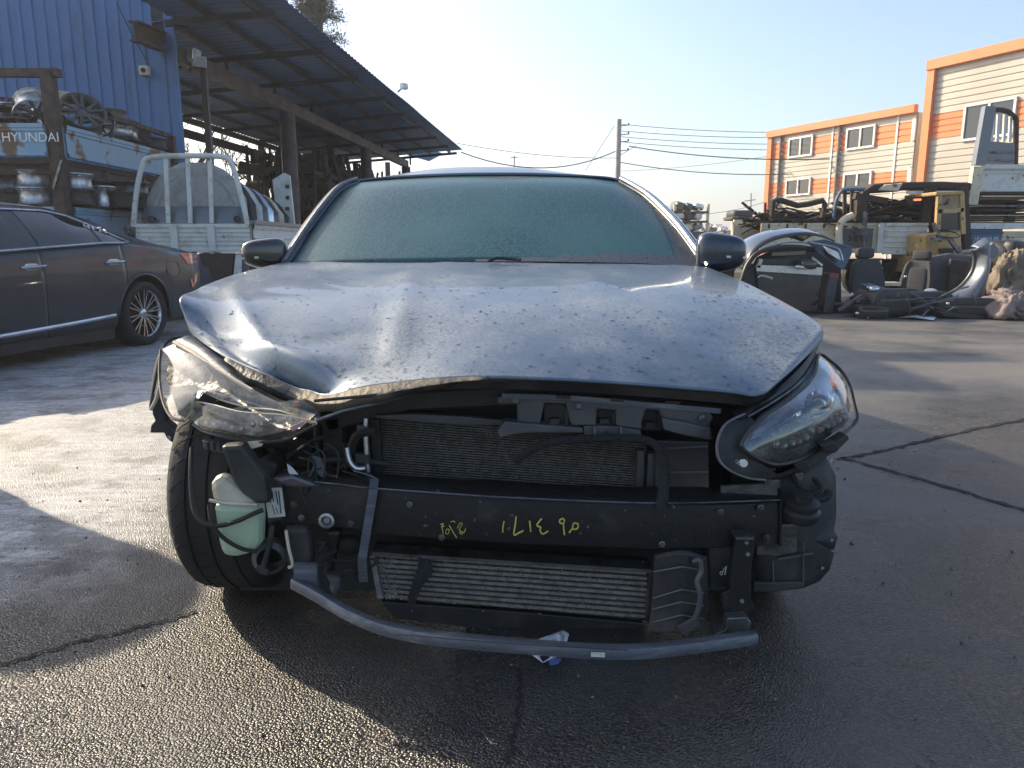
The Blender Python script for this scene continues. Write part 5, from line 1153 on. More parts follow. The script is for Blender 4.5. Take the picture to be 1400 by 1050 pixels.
for sg in (1, -1):
    side_panel(wk, WR, sg, .30 if sg < 0 else .12, .70, 'fender', m_navy)
    for a, b, n_ in ((.705, 1.62, 'front_door'), (1.625, 2.42, 'rear_door'), (2.425, 4.0, 'rear_fender')): side_panel(wk, WR, sg, a, b, n_, m_navy)
    upper_shell(wk, WR, sg, .75, 4.0, 'pillar_panel', m_navy)
    top = [(.9, .98), (1.2, 1.12), (1.5, 1.21), (1.9, 1.235), (2.4, 1.22), (2.8, 1.1), (3.0, .98)]
    side_window(wk, WR, sg, .95, 1.58, top, 'front_window'); side_window(wk, WR, sg, 1.66, 2.40, top, 'rear_window'); side_window(wk, WR, sg, 2.44, 2.85, top, 'quarter_window')
    for yy in (1.5, 2.35): MB().tube([V((sg * (sidex(WR, yy, .76) + d), yy + s_, .76)) for d, s_ in ((.004, -.1), (.03, -.05), (.03, .05), (.004, .1))], .012, 7).build('door_handle', m_navy, wk, local=True, smooth=True)
    wheel(wk, (sg * .77, 2.7, .32), (sg, 0, 0), .32, .225, .225, 10, local=True)
top_strip(wk, WR, 3.10, 3.6, 'rear_glass', m_tint); top_strip(wk, WR, 3.6, 4.0, 'trunk_lid', m_navy, .03)
MB().grid([[V((x * .70, 4.0 + .07 * (1 - x * x), z)) for x in (-1, -.5, 0, .5, 1)] for z in (.25, .5, .75, .90)]).build('rear_bumper', m_navy, wk, local=True, smooth=True)
MB().box((0, 2.4, .25), (1.4, 2.8, .06)).build('underbody', m_black, wk, local=True)
MB().box((0, .62, .62), (1.5, .03, .50)).build('firewall', m_black, wk, local=True)
# wiper stub
MB().tube([P(668, 357, 2.64), P(680, 353, 2.64), P(700, 354.5, 2.64), P(712, 355, 2.63)], .006, 6).build('wiper', m_black, wk)
# mirrors
def mirror(poly_c, d, rz, sx):
    c = P(*poly_c); rot = Matrix.Rotation(rz, 3, 'Z')
    o = MB().sup(c, d, .55, .6, rot, 28, 18, lambda p_: V((p_.x, p_.y, p_.z * (1 - .22 * sx * p_.x / (d[0] / 2)) + .006 * sx * p_.x / d[0]))).build('mirror', m_blackpaint if sx < 0 else m_navy, wk, smooth='all')
    MB().sup(c + rot @ V((-sx * d[0] * .06, .045, 0)), (d[0] * .86, d[1] * .7, d[2] * .84), .5, .5, rot).build('mirror_shell', m_black, o, smooth=True)
    MB().bar(c + rot @ V((sx * d[0] * .10, -d[1] * .50, -.012)), c + rot @ V((sx * d[0] * .48, -d[1] * .30, -.016)), .010, .008).build('mirror_lamp', m_satin, o)
    MB().tube([c + V((-sx * d[0] * .38, .02, -d[2] * .35)), c + V((-sx * (d[0] * .5 + .02), .03, -d[2] * .60)), c + V((-sx * (d[0] * .5 + .07), .03, -d[2] * .66))], .026, 8).build('mirror_arm', m_black, o, smooth=True)
mirror((985, 346, 2.80), (.185, .13, .145), -.25, 1)
mirror((362, 347, 2.80), (.165, .13, .115), .25, -1)
# front wheels
for sx, px_ in ((-1, None), (1, None)):
    wc_ = V((-.757 if sx < 0 else .675, 2.05, .306)); _, ty = wheel(wk, wc_, (sx, -.03 * sx, 0), .306, .225, .215, 10)
    for k in range(36):
        pts = []
        for q_ in range(6):
            t_ = q_ / 5; a = 6.283 * (k + .8 * t_ * t_) / 36; xx = lerp(.03, .107, t_); rr = .3052 - .006 * max(0, (xx - .090) / .017)
            pts.append(wc_ + V((sx * xx, math.cos(a) * rr, math.sin(a) * rr)))
        if pts[0].y < 2.1: MB().tube(pts, .0014, 4, smooth=False).build('tread_groove', m_crack, ty)
# ---- structure behind the missing bumper
def pw(lst, Y=None): return [P(*(q_ if len(q_) == 3 else (*q_, Y))) for q_ in lst]
def wplate(name, pts, Y, d, mt, bevel=.004, par=None, label=None):
    return MB().plate(pw(pts, Y), (0, d, 0)).build(name, mt, par or wk, bevel=bevel, label=label)
MB().grid([[P(x, y, 1.93) for x in (330, 500, 700, 900, 1055)] for y in (540, 680, 805)]).build('radiator_shell', m_black, wk, solid=.02)
wplate('upper_crossmember', [(430, 575), (560, 536), (700, 528), (880, 538), (1000, 556), (1040, 566), (1000, 585), (880, 568), (700, 556), (560, 562), (450, 592)], 1.80, .06, m_black, .006)
MB().tube(pw([(433, 575, 1.63), (470, 562, 1.63), (530, 548, 1.64), (585, 531, 1.66)]), .0035, 6).build('hood_cable', m_barp, wk)
# beam
ST_ = [(386,657,716,1.70),(420,660,718,1.68),(470,664,724,1.655),(505,668,730,1.64),(560,672,735,1.625),(620,676,739,1.61),(700,681,744,1.60),(800,686,749,1.595),(900,688.5,752,1.59),(1000,687,750,1.595),(1068,684,746,1.61)]
def beamrows(sts, crumple=0):
    rows = []
    for x, yt, yb_, Y in sts:
        a, b = P(x, yt, Y), P(x, yb_, Y); cr = crumple * mnoise.noise(V((x * .05, 1, 0)))
        c1 = a + V((0, .012 + cr, .004)); c2 = V((a.x, a.y + cr, a.z - .006)); c3 = V((b.x, b.y + cr * .6, b.z + .006)); c4 = b + V((0, .012, 0))
        rows.append([V((a.x, a.y + .075, a.z + .012)), c1, c2, c2.lerp(c3, .33) + V((0, -.003, 0)), c2.lerp(c3, .66) + V((0, -.003, 0)), c3, c4, V((b.x, b.y + .07, b.z))])
    return [[rows[j][i] for j in range(len(rows))] for i in range(8)]
bw = crgrid(beamrows(ST_[3:]), 6, 1)
beam = MB().grid(bw).build('bumper_beam', m_beam, wk, smooth=True, solid=.004)
MB().grid(crgrid(beamrows(ST_[:4], .03), 6, 1)).build('crushed_beam_end', m_beam, beam, smooth=True, solid=.004, label='crushed left end of the bumper beam')
MB().plate(pw([(1066, 682), (1069, 682), (1069, 747), (1066, 747)], 1.60), (0, .075, 0)).build('end_cap', m_beam, beam)
MB().tube(pw([(390, 657, 1.688), (430, 659, 1.668), (470, 663, 1.645), (503, 667, 1.632), (620, 675.5, 1.603), (700, 680.5, 1.593), (900, 688, 1.583), (1068, 683.5, 1.603)]), .0022, 5).build('top_edge_highlight', m_steel, beam)  # pale line painted in for the sky highlight along the beam edge
def yb2(px): return itp([(s_[0], s_[3]) for s_ in ST_], px) - .006
strokes(beam, m_yellow, STK([[(603,245),(596,280),(594,316)], [(680,216),(674,270),(666,332),(700,318),(726,306)], [(766,243),(770,280),(773,312)], [(843,228),(812,270),(836,284),(832,305),(850,326),(884,308)],
    [(985,262),(960,256),(958,240),(974,229),(988,240),(982,266),(988,332)], [(1072,262),(1050,258),(1040,280),(1048,296),(1072,290),(1076,266),(1068,258)], [(1045,285),(1018,318)]], 560, 660, 4.667, yb2), .0036, 'yellow_writing')
strokes(beam, m_yellow, STK([[(195,265),(216,262),(205,280),(222,276)], [(205,280),(212,310),(219,342)], [(236,296),(252,300),(246,326),(230,322),(236,296)], [(252,270),(276,312),(301,352)], [(262,250),(280,244),(290,254)],
    [(305,290),(322,258),(336,264),(318,300),(346,318),(357,292)], [(316,318),(338,330)]], 560, 660, 4.667, yb2), .0018, 'yellow_writing')
lab_ = MB().plate(pw([(360, 668), (385, 667), (390, 706), (367, 708)], 1.668), (0, .003, 0)).build('label_sticker', m_sticker, beam)
strokes(lab_, m_black, [pw(l, 1.666) for l in ([(381, 671), (384, 702)], [(377, 671), (380, 690)], [(372, 672), (374, 686)], [(377, 694), (381, 703)], [(372, 690), (376, 704)], [(368, 674), (370, 688)])], .0013, 'label_print')
wplate('beam_bracket', [(362, 655), (390, 652), (392, 668), (388, 712), (366, 718), (360, 700)], 1.69, .05, m_steel, .006)
wplate('crushed_plate', [(372, 655), (400, 650), (425, 659), (440, 667), (410, 668), (380, 664)], 1.655, .05, m_steel, .008)
MB().lathe([(.017, 0), (.019, -.006), (.013, -.008), (.011, 0)], P(447, 711, 1.645), (0, 1, 0), 20).lathe([(0, -.002), (.008, -.002)], P(447, 711, 1.645), (0, 1, 0), 14).build('tow_socket', m_alu, beam)
# condenser
def Yc(px): return lerp(1.80, 1.73, (px - 510) / 375)
CN = [(512, 568, 660), (885, 598, 688)]
MB().plate([P(512, 566, 1.83), P(885, 596, 1.76), P(885, 690, 1.76), P(518, 664, 1.83)], (0, .05, 0)).build('condenser', m_fin, wk)
cd = MB(); random.seed(8)
NT = 27
for k in range(NT):
    t_ = (k + .5) / NT; pts = []
    for j in range(15):
        x = lerp(516, 884, j / 14); y = lerp(lerp(570, 600, j / 14), lerp(662, 688, j / 14), t_) + .35 * mnoise.noise(V((k * .7, j * .6, 0)))
        pts.append(P(x, y, Yc(x) + .014))
    cd.tube(pts, .0017, 4, smooth=False)
for k in range(230): x, t_ = rnd(518, 882), rnd(0, 1); y = lerp(lerp(570, 600, (x - 512) / 373), lerp(662, 688, (x - 512) / 373), t_); c = P(x, y, Yc(x) + .010); cd.bar(c, c + V((rnd(-.006, .006), 0, rnd(-.004, .008))), rnd(.0012, .0022))
cd.build('condenser_tubes', m_tubes, wk, kind='stuff')
for (a, b, c, d) in (((875, 614), (873, 680), .016, 1.735), ((889, 618), (887, 682), .015, 1.73)): MB().bar(P(*a, d), P(*b, d), c, .03).build('end_tank', m_greyp, wk)
MB().bar(P(512, 572, 1.80), P(518, 660, 1.80), .028, .03).build('end_tank', m_black, wk); MB().bar(P(504, 572, 1.795), P(510, 656, 1.795), .010, .02).build('end_tank', m_greyp, wk)
wplate('condenser_top', [(512, 568), (566, 566), (640, 570), (700, 576), (698, 582), (640, 582), (580, 578), (514, 572)], 1.775, .02, m_greyp, .003)
# radiator grille carrier (grey moulded plastic with square pockets)
gc = [(0,165),(140,170),(500,185),(860,205),(1130,245),(1150,280),(1130,310),(1150,395),(1060,380),(905,345),(885,300),(860,240),(790,232),(768,300),(768,340),(655,325),(632,320),(630,238),(528,232),(524,318),(398,320),(385,300),(365,205),(252,200),(225,316),(105,312),(105,208),(0,204)]
gp = [(680 + a / 3.889, 500 + b / 3.889) for a, b in gc]
yg = lambda px: lerp(1.70, 1.66, (px - 680) / 300)
car = MB().plate([P(a, b, yg(a)) for a, b in gp], (0, .035, 0)).build('grille_carrier', m_greyp, wk, bevel=.004)
for (x0_, x1_, y0_, y1_) in ((744, 778, 552, 583), (815, 842, 560, 583), (878, 904, 560, 588)):
    MB().plate([P(x0_, y0_, 1.72), P(x1_, y0_ + 1, 1.715), P(x1_, y1_, 1.715), P(x0_, y1_, 1.72)], (0, .02, 0)).build('pocket', m_black, car)
    MB().box(P((x0_ + x1_) / 2 - 3, y1_ - 8, 1.705), (.022, .02, .012)).bar(P(x1_ - 4, y0_ + 5, 1.70), P(x1_ - 3, y1_ - 2, 1.70), .006).build('clip', m_blackd, car)
for x_ in (760, 835, 910): wplate('slot', [(x_, 540 + (x_ - 760) * .055), (x_ + 20, 541 + (x_ - 760) * .055), (x_ + 20, 546 + (x_ - 760) * .055), (x_, 545 + (x_ - 760) * .055)], 1.668, .008, m_black, .0005, car)
MB().bar(P(686, 541, 1.692), P(770, 543, 1.68), .006, .012).bar(P(772, 543, 1.68), P(985, 562, 1.655), .005, .012).build('top_rib', m_barp, car)
wplate('lower_ledge', [(680, 590), (690, 576), (720, 579), (796, 585), (798, 592), (720, 592), (692, 596), (684, 600)], 1.675, .04, m_greyp, .003, car)
wplate('lower_bracket', [(798, 583), (815, 582), (845, 583), (876, 588), (878, 600), (846, 599), (812, 597), (798, 594)], 1.68, .03, m_greyp, .003, car)
for x_ in (812, 848): MB().bar(P(x_, 582, 1.675), P(x_ + 1, 598, 1.675), .005, .02).build('rib', m_barp, car)
for a in (P(829, 592, 1.675),): MB().lathe([(.0, 0), (.006, 0)], a, (0, 1, 0), 10).build('bolt_hole', m_black, car)
wplate('carrier_flange', [(905, 572), (935, 577), (972, 586), (972, 602), (930, 594), (908, 588)], 1.645, .02, m_greyp, .003, car)
# foam hose
MB().tube(pw([(703, 632, 1.64), (725, 616, 1.645), (750, 605, 1.65), (790, 601, 1.655), (850, 599, 1.655), (885, 602, 1.645), (903, 618, 1.635), (909, 645, 1.61), (907, 672, 1.585), (904, 698, 1.575)]), lambda s_: .0095 + .005 * max(0, (s_ - .6) / .4), 10).build('foam_hose', m_foam, wk, smooth=True)
# right air guide behind the beam
MB().plate(pw([(896, 602, 1.70), (970, 604, 1.66), (970, 678, 1.66), (896, 686, 1.70)]), (0, .02, 0)).build('air_guide', m_blackd, wk, bevel=.004)
for y_ in (611, 646, 676): MB().bar(P(912, y_ + (2 if y_ < 640 else 0), 1.685), P(968, y_ - 1, 1.65), .004).build('guide_rib', m_greyp, wk)
MB().bar(P(985, 672, 1.64), P(1062, 668, 1.63), .010, .03).bar(P(1045, 661, 1.63), P(1066, 660, 1.625), .012, .02).build('rail_stub', m_steel, wk)
# clutter left of the condenser
MB().tube(pw([(474, 612, 1.72), (478, 630, 1.715), (487, 640, 1.715), (499, 640, 1.72)]), .0075, 9).build('coolant_pipe', m_alu, wk, smooth=True)
MB().tube(pw([(500, 572, 1.745), (500, 600, 1.74), (503, 645, 1.735)]), .006, 9).build('coolant_pipe', m_alu, wk, smooth=True)
wplate('pipe_clip', [(487, 581), (503, 583), (503, 593), (488, 592)], 1.735, .02, m_greyp, .003); wplate('pipe_clip', [(484, 620), (504, 622), (504, 636), (486, 634)], 1.73, .02, m_blackd, .003)
wplate('air_duct', [(440, 570), (468, 566), (470, 650), (442, 655)], 1.80, .08, m_black, .01); wplate('air_duct', [(410, 590), (438, 575), (440, 640), (416, 640)], 1.85, .06, m_blackd, .01)
wplate('torn_flap', [(426, 622), (438, 626), (446, 645), (444, 656), (436, 650), (430, 642)], 1.70, .004, m_fender, .001)
wplate('white_shard', [(392, 634), (400, 640), (410, 652), (404, 656), (394, 646)], 1.67, .004, m_whitep, .001)
MB().lathe([(.0, -.03), (.030, -.03), (.034, -.02), (.034, .02), (.02, .03)], P(415, 608, 1.84), (0, 1, .1), 20).build('horn_disc', m_black, wk, smooth=True)
for k in range(16):
    a = P(rnd(330, 500), rnd(600, 660), rnd(1.74, 1.88)); d = V((rnd(-.10, .10), rnd(-.04, .04), rnd(-.08, .08)))
    MB().tube([a - d, a + V((rnd(-.03, .03), 0, rnd(-.03, .03))), a + d], rnd(.004, .013), 6).build('engine_hose', random.choice([m_black, m_black, m_blackd, m_rubber]), wk)
wplate('crushed_rail', [(338, 640), (362, 628), (380, 634), (376, 655), (350, 662), (340, 655)], 1.70, .08, m_blackd, .012)
# strap hanging in front of the beam
MB().grid([[P(x - 6 + dx, y, Y) for dx in (0, 6, 12)] for x, y, Y in ((512, 655, 1.66), (510, 675, 1.618), (505, 705, 1.622), (500, 735, 1.625), (495, 765, 1.63), (497, 795, 1.66))]).build('strap', m_barp, wk, solid=.004)
m_ = MB()
for k in range(7): m_.tube(pw([(480 + k, 752 + 6 * k, 1.70), (492, 762 + 7 * k, 1.665), (505, 770 + 7 * k, 1.67)]), .0014, 4)
m_.build('broken_mesh', m_blackd, wk)
# intercooler
ic = MB().plate([P(510, 752, 1.70), P(890, 776, 1.645), P(886, 848, 1.645), P(520, 816, 1.70)], (0, .06, 0)).build('intercooler', m_fin, wk)
NB = 9
for k in range(NB):
    t_ = (k + .35) / NB; pts = []
    for j in range(9):
        x = lerp(516, 884, j / 8); y = lerp(lerp(755, 779, j / 8), lerp(816, 846, j / 8), t_); pts.append(P(x, y + .6 * mnoise.noise(V((k * 2.2, j * .8, 3))), lerp(1.70, 1.645, (x - 510) / 380) - .004))
    m_ = MB()
    for a, b in zip(pts, pts[1:]): m_.bar(a, b, .016, .0078)
    m_.build('cooler_tube', m_tubes, ic)
MB().bar(P(510, 756, 1.685), P(521, 814, 1.685), .012, .03).build('cooler_end', m_alu, ic); MB().bar(P(889, 780, 1.635), P(885, 846, 1.635), .012, .03).build('cooler_end', m_steel, ic)
MB().bar(P(512, 751, 1.69), P(890, 775, 1.635), .05, .008).build('cooler_top', m_steel, ic)
fm_ = MB()
for k in range(200): x = 519 + abs(random.gauss(0, 14)); t_ = rnd(0, 1); c = P(x, lerp(lerp(754, 778, (x - 510) / 380), lerp(816, 846, (x - 510) / 380), t_), 1.688); fm_.bar(c, c + V((rnd(-.004, .008), rnd(-.006, 0), rnd(-.008, .008))), .0018)
for k in range(120): x = rnd(560, 880); c = P(x, lerp(770, 796, (x - 560) / 320) + rnd(-4, 5) if k % 2 else lerp(760, 840, rnd(0, 1)), lerp(1.69, 1.635, (x - 510) / 380) - .004); fm_.bar(c, c + V((rnd(-.006, .006), 0, rnd(-.004, .004))), .0016)
fm_.build('bent_fins', m_alu, ic, kind='stuff')
wplate('torn_rag', [(572, 760), (590, 768), (592, 784), (578, 800), (570, 818), (566, 832), (556, 822), (562, 800), (570, 780)], 1.655, .006, m_foam, .002)
wplate('lower_panel', [(520, 822), (700, 836), (880, 852), (880, 872), (700, 866), (540, 846)], 1.75, .02, m_black, .004)
MB().box((0, .45, .27), (1.15, .7, .03)).build('undertray_light_block', m_black, wk, local=True)  # dark plane put under the nose so no light leaks through
# right duct with ribs, sensor cable
dd_ = MB().grid(crgrid([[P(895, 757, 1.61), P(893, 800, 1.605), P(890, 840, 1.60), P(884, 866, 1.59)], [P(932, 752, 1.585), P(934, 790, 1.58), P(934, 838, 1.575), P(930, 864, 1.57)], [P(965, 760, 1.60), P(966, 800, 1.60), P(964, 845, 1.60), P(958, 862, 1.59)]], 4, 6)).build('side_duct', m_blackd, wk, smooth=True, solid=.012)
for y0_, y1_ in ((782, 775), (818, 806), (833, 823), (851, 841)): MB().tube([P(893, y0_, 1.588), P(932, y1_, 1.560), P(962, y1_ + 5, 1.578)], .0024, 5, smooth=False).build('duct_rib', m_greyp, dd_)
MB().tube(pw([(948, 768, 1.565), (956, 766, 1.56), (959, 780, 1.56), (953, 795, 1.555), (957, 812, 1.55), (955, 832, 1.55), (948, 850, 1.55)]), .006, 8).build('sensor_cable', m_greyp, wk, smooth=True)
MB().bar(P(954, 848, 1.548), P(930, 862, 1.548), .016, .018).build('cable_plug', m_greyp, wk)
# right bracket plate
br_ = MB().plate(pw([(1008, 736), (1030, 737), (1032, 752), (1028, 775), (1027, 820), (1032, 832), (1024, 843), (990, 840), (986, 812), (997, 808), (1000, 770), (1004, 752)], 1.56), (0, .02, 0)).build('bracket_plate', m_beam, wk, bevel=.003)
MB().plate(pw([(1006, 734), (1031, 734), (1031, 738), (1006, 738)], 1.55), (0, .04, 0)).build('plate_edge', m_steel, br_)
for a in ((1020, 741), (1022, 757), (1014, 821)): MB().lathe([(0, -.006), (.004, -.006), (.005, 0)], P(*a, 1.558), (0, 1, 0), 10).build('bolt', m_alu, br_)
wplate('steel_tab', [(995, 845), (1022, 844), (1028, 852), (1024, 868), (984, 873), (978, 868), (992, 862)], 1.50, .03, m_steel, .003)
strokes(wk, m_white, STK([[(258,782),(266,770),(276,778),(270,792),(258,782)], [(276,778),(288,745)], [(292,790),(300,735)]], 930, 620, 4.77, lambda x: 1.60), .0016, 'chalk_mark')
wplate('lower_mount', [(968, 745), (1000, 742), (1000, 800), (970, 806)], 1.615, .05, m_blackd, .006)
# curved lower stiffener bar
LB = [(398,797,1.56,22),(432,815,1.52,24),(470,838,1.475,24),(520,859,1.43,25),(580,872,1.39,25),(650,880,1.36,25),(720,886,1.345,24),(800,892,1.345,24),(865,893,1.36,24),(920,889,1.385,24),(980,881,1.42,24),(1036,873,1.455,23)]
rows = [[], [], [], [], [], []]
for x, y, Y, hh in LB:
    a = P(x, y - hh * .18, Y); b = P(x, y + hh * .34, Y); rows[0].append(a + V((0, .020, .001))); rows[1].append(a + V((0, .001, .0005))); rows[2].append(a + V((0, -.001, -.002))); rows[3].append(a.lerp(b, .6) + V((0, -.001, 0))); rows[4].append(b + V((0, 0, .001))); rows[5].append(b + V((0, .020, 0)))
lb_ = MB().grid(crgrid(rows, 6, 1)).build('lower_bar', m_barp, wk, smooth=True, solid=.004)
wplate('bar_foot', [(403, 782), (434, 782), (438, 806), (450, 826), (436, 822), (418, 806), (402, 796)], 1.58, .05, m_blackd, .006)
MB().bar(P(403, 784, 1.57), P(434, 785, 1.57), .014, .05).build('bar_clip', m_barp, lb_)
for y_ in (818,): MB().tube([P(540, 867, 1.38), P(700, 880, 1.335), P(860, 889, 1.345)], .0012, 4).build('bar_groove', m_black, lb_)
wplate('sticker_scrap', [(808, 892), (827, 893), (827, 899), (808, 898)], 1.334, .002, m_sticker, .0003, lb_)
# left strut and broken mounts
wplate('strut', [(386, 722), (420, 722), (424, 745), (426, 775), (418, 788), (402, 790), (390, 770)], 1.66, .05, m_blackd, .012)
MB().tube(pw([(391, 725, 1.65), (395, 750, 1.645), (400, 772, 1.645), (394, 776, 1.645)]), .004, 6).build('strut_edge', m_creamp, wk)
wplate('frame_horn', [(444, 726), (466, 726), (458, 760), (452, 790), (440, 790), (446, 758)], 1.72, .05, m_black, .01)
wplate('broken_mount', [(442, 788), (466, 790), (464, 806), (456, 820), (446, 812), (452, 800)], 1.66, .04, m_greyp, .01)
MB().sup(P(478, 745, 1.74), (.06, .05, .05), .8, .8).build('joint_boot', m_rubber, wk, smooth=True)
for (x, y, Y) in ((402, 690, 1.655), (412, 708, 1.66), (480, 716, 1.635), (560, 690, 1.612), (985, 700, 1.585), (1040, 694, 1.59), (1048, 735, 1.59), (905, 744, 1.58), (604, 735, 1.60), (705, 548, 1.685), (790, 556, 1.675), (960, 572, 1.65), (1002, 626, 1.62)):
    MB().lathe([(0, -.007), (.0045, -.007), (.005, -.003), (.008, -.002), (.008, .004)], P(x, y, Y), (0, 1, 0), 8).build('bolt', m_steel, wk)
random.seed(19)
for k in range(9):
    a = P(rnd(400, 500), rnd(600, 655), 1.70); b = a + V((rnd(-.12, .12), rnd(-.02, .04), rnd(-.16, -.05)))
    MB().tube([a, a.lerp(b, .4) + V((rnd(-.05, .05), -.02, .02)), a.lerp(b, .8) + V((rnd(-.04, .04), -.02, -.03)), b], .0022, 5).build('torn_wire', random.choice([m_rubber, m_barp, m_black]), wk)
for k in range(7):
    a = P(rnd(430, 500), rnd(735, 800), 1.68); b = a + V((rnd(-.08, .08), rnd(-.02, .04), rnd(-.10, .02)))
    MB().tube([a, a.lerp(b, .5) + V((rnd(-.04, .04), -.02, .02)), b], .003, 5).build('torn_wire', random.choice([m_rubber, m_steel, m_black]), wk)
# washer tank with two hoses
T_ = [(283, 662), (299, 648), (318, 662), (338, 676), (354, 690), (356, 712), (354, 744), (345, 758), (322, 763), (302, 762), (296, 742), (290, 700)]
tank = MB().plate(pw(T_[:6] + [(356, 690), (326, 686), (288, 684)][0:0] + [(355, 684)] [0:0] + [(289, 690)], 1.63), (0, .05, 0)).build('washer_tank', m_tank, wk, bevel=.02)
MB().plate(pw([(289, 688), (354, 690), (356, 712), (355, 744), (346, 758), (322, 764), (302, 762), (296, 740)], 1.628), (0, .055, 0)).build('tank_fluid', m_fluid, tank, bevel=.018)
MB().tube(pw([(286, 684), (310, 688), (352, 690)], 1.626), .004, 6).build('tank_seam', m_tank, tank)
MB().tube(pw([(262, 612, 1.72), (261, 645, 1.68), (264, 692, 1.64), (276, 713, 1.62), (298, 719, 1.612), (325, 712, 1.61), (345, 703, 1.61), (360, 697, 1.62)]), .0055, 8).build('hose', m_rubber, wk, smooth=True)
MB().tube(pw([(286, 690, 1.64), (290, 715, 1.62), (305, 735, 1.612), (330, 750, 1.61), (352, 754, 1.615)]), .005, 8).build('hose', m_rubber, wk, smooth=True)
MB().tube(pw([(372, 718, 1.67), (368, 745, 1.66), (360, 775, 1.66)]), .007, 8).build('hose', m_blackd, wk, smooth=True); wplate('hose_plug', [(348, 776), (356, 772), (368, 780), (366, 788), (354, 786)], 1.655, .03, m_black, .004)
MB().lathe([(.035, 0), (.042, .02), (.042, .05), (.03, .06)], P(372, 752, 1.72), (.2, -1, 0), 20).build('pump_cup', m_greyp, wk, smooth=True)
wplate('arch_liner', [(300, 610), (330, 608), (362, 650), (368, 690), (350, 690), (330, 676), (318, 660)], 1.615, .04, m_blackd, .01)
# headlights
def shift(pts, dy, sc_=1.0, c=None, dz=0):
    c = c or sum(pts, V()) / len(pts); return [c + (p_ - c) * sc_ + V((0, dy, dz)) for p_ in pts]
RO = pw([(1013, 611, 1.545), (1020, 596, 1.56), (1045, 569, 1.60), (1068, 554, 1.64), (1087, 540, 1.68), (1104, 525, 1.73), (1115, 508, 1.80), (1120, 484, 1.92), (1136, 494, 1.95), (1151, 508, 1.96), (1162, 528, 1.95), (1168, 552, 1.92), (1172, 572, 1.88), (1162, 586, 1.83), (1146, 597, 1.77), (1124, 612, 1.70), (1100, 625, 1.64), (1078, 633, 1.60), (1058, 635, 1.575), (1040, 629, 1.555), (1024, 620, 1.545)])
hl = MB().patch(shift(RO, .08, .985), (0, .05, 0), 5).build('headlight', m_black, wk, smooth=True)
m_bez = mat('smoked_chrome', (.10, .11, .125), .22, .8, ns=5); m_bez2 = mat('sky_tinted_lamp_bezel', (.50, .55, .62), .25, .7, ns=5)  # pale blue of the bezel stands in for sky reflected in the lamp
MB().patch(shift(RO, .03, .975, None, -.002), (0, .05, -.0), 5).build('bezel', m_bez2, hl, smooth=True)
MB().patch(RO, (.028, -.060, .034), 8).build('lens', m_lensr, hl, smooth='all')
MB().tube(RO + [RO[0]], .0045, 6).build('lens_seal', m_black, hl, smooth=True)
hb = MB().patch(pw([(978, 626, 1.56), (982, 596, 1.57), (1000, 574, 1.60), (1022, 564, 1.62), (1034, 580, 1.60), (1016, 606, 1.575), (1010, 622, 1.565), (1030, 640, 1.56), (1062, 648, 1.575), (1052, 656, 1.575), (1020, 652, 1.56), (994, 640, 1.555)]), (0, -.012, 0), 5).build('lamp_flange', m_blackd, hl, smooth=True)
MB().tube(pw([(1018, 566, 1.60), (992, 580, 1.575), (981, 604, 1.56), (983, 628, 1.55), (998, 643, 1.545), (1022, 653, 1.545), (1046, 656, 1.555)]), .0035, 6).build('flange_rim', m_steel, hl, smooth=True)
MB().lathe([(0, -.004), (.0085, -.004), (.0085, 0)], P(1016.5, 633, 1.525), (.1, 1, 0), 18).build('white_cap', m_white, hl)
strokes(hl, m_white, [pw(l, 1.53) for l in ([(1006, 628), (1010, 632)], [(1008, 634), (1013, 628)], [(1005, 631), (1011, 636)])], .0008, 'chalk_mark')
# reflector shells, projector, LED row
MB().patch(pw([(1016, 612, 1.57), (1050, 586, 1.63), (1090, 564, 1.70), (1128, 540, 1.80), (1142, 552, 1.82), (1120, 576, 1.75), (1080, 598, 1.66), (1040, 614, 1.59)]), (0, .06, -.01), 5).build('reflector', m_chrome, hl, smooth=True)
m_refl = mat('painted_lamp_reflection', (.42, .36, .24), .12, 1, ns=30, c2=(.03, .03, .03), lo=.48, hi=.54, rv=.03)  # yellow and black mottle paints reflections into the lamp interior
MB().patch(pw([(1054, 590, 1.60), (1086, 572, 1.67), (1124, 550, 1.77), (1132, 560, 1.78), (1108, 580, 1.70), (1078, 594, 1.63), (1060, 600, 1.60)]), (0, .02, 0), 4).build('reflector', m_refl, hl, smooth=True)
MB().sup(P(1119, 551, 1.80), (.060, .05, .050), .9, .9).build('projector', m_led, hl, smooth='all'); MB().lathe([(.030, 0), (.036, -.012), (.030, -.016)], P(1119, 551, 1.79), (.25, 1, .05), 24).build('projector_ring', m_chrome, hl, smooth=True)
MB().tube(pw([(1108, 560, 1.74), (1122, 562, 1.76), (1138, 556, 1.80), (1144, 540, 1.86), (1142, 526, 1.88)]), .005, 7).build('light_guide', m_led, hl, smooth=True)
for (x, y, Y) in ((1061, 607, 1.565), (1072, 609, 1.575), (1083, 606, 1.595), (1092, 603, 1.61), (1102, 598, 1.63), (1109, 589, 1.66), (1122, 588, 1.68), (1130, 583, 1.70), (1138, 579, 1.73), (1146, 574, 1.76), (1153, 570, 1.79)):
    c = P(x, y, Y + .02); m_ = MB().sup(c, (.0155, .018, .0155), .8, .8, None, 12, 8); m_.build('led_lens', m_led, hl, smooth='all')
    MB().lathe([(.010, .002), (.012, .008), (.012, .02)], c, (.2, 1, .0), 10).build('led_cup', m_bez, hl, smooth=True)
MB().grid([[P(x, y + dy, Y + .045) for dy in (-8, 9)] for x, y, Y in ((1050, 612, 1.56), (1083, 606, 1.595), (1109, 595, 1.64), (1130, 583, 1.70), (1155, 569, 1.79))]).build('led_tray', m_bez, hl, smooth=True)
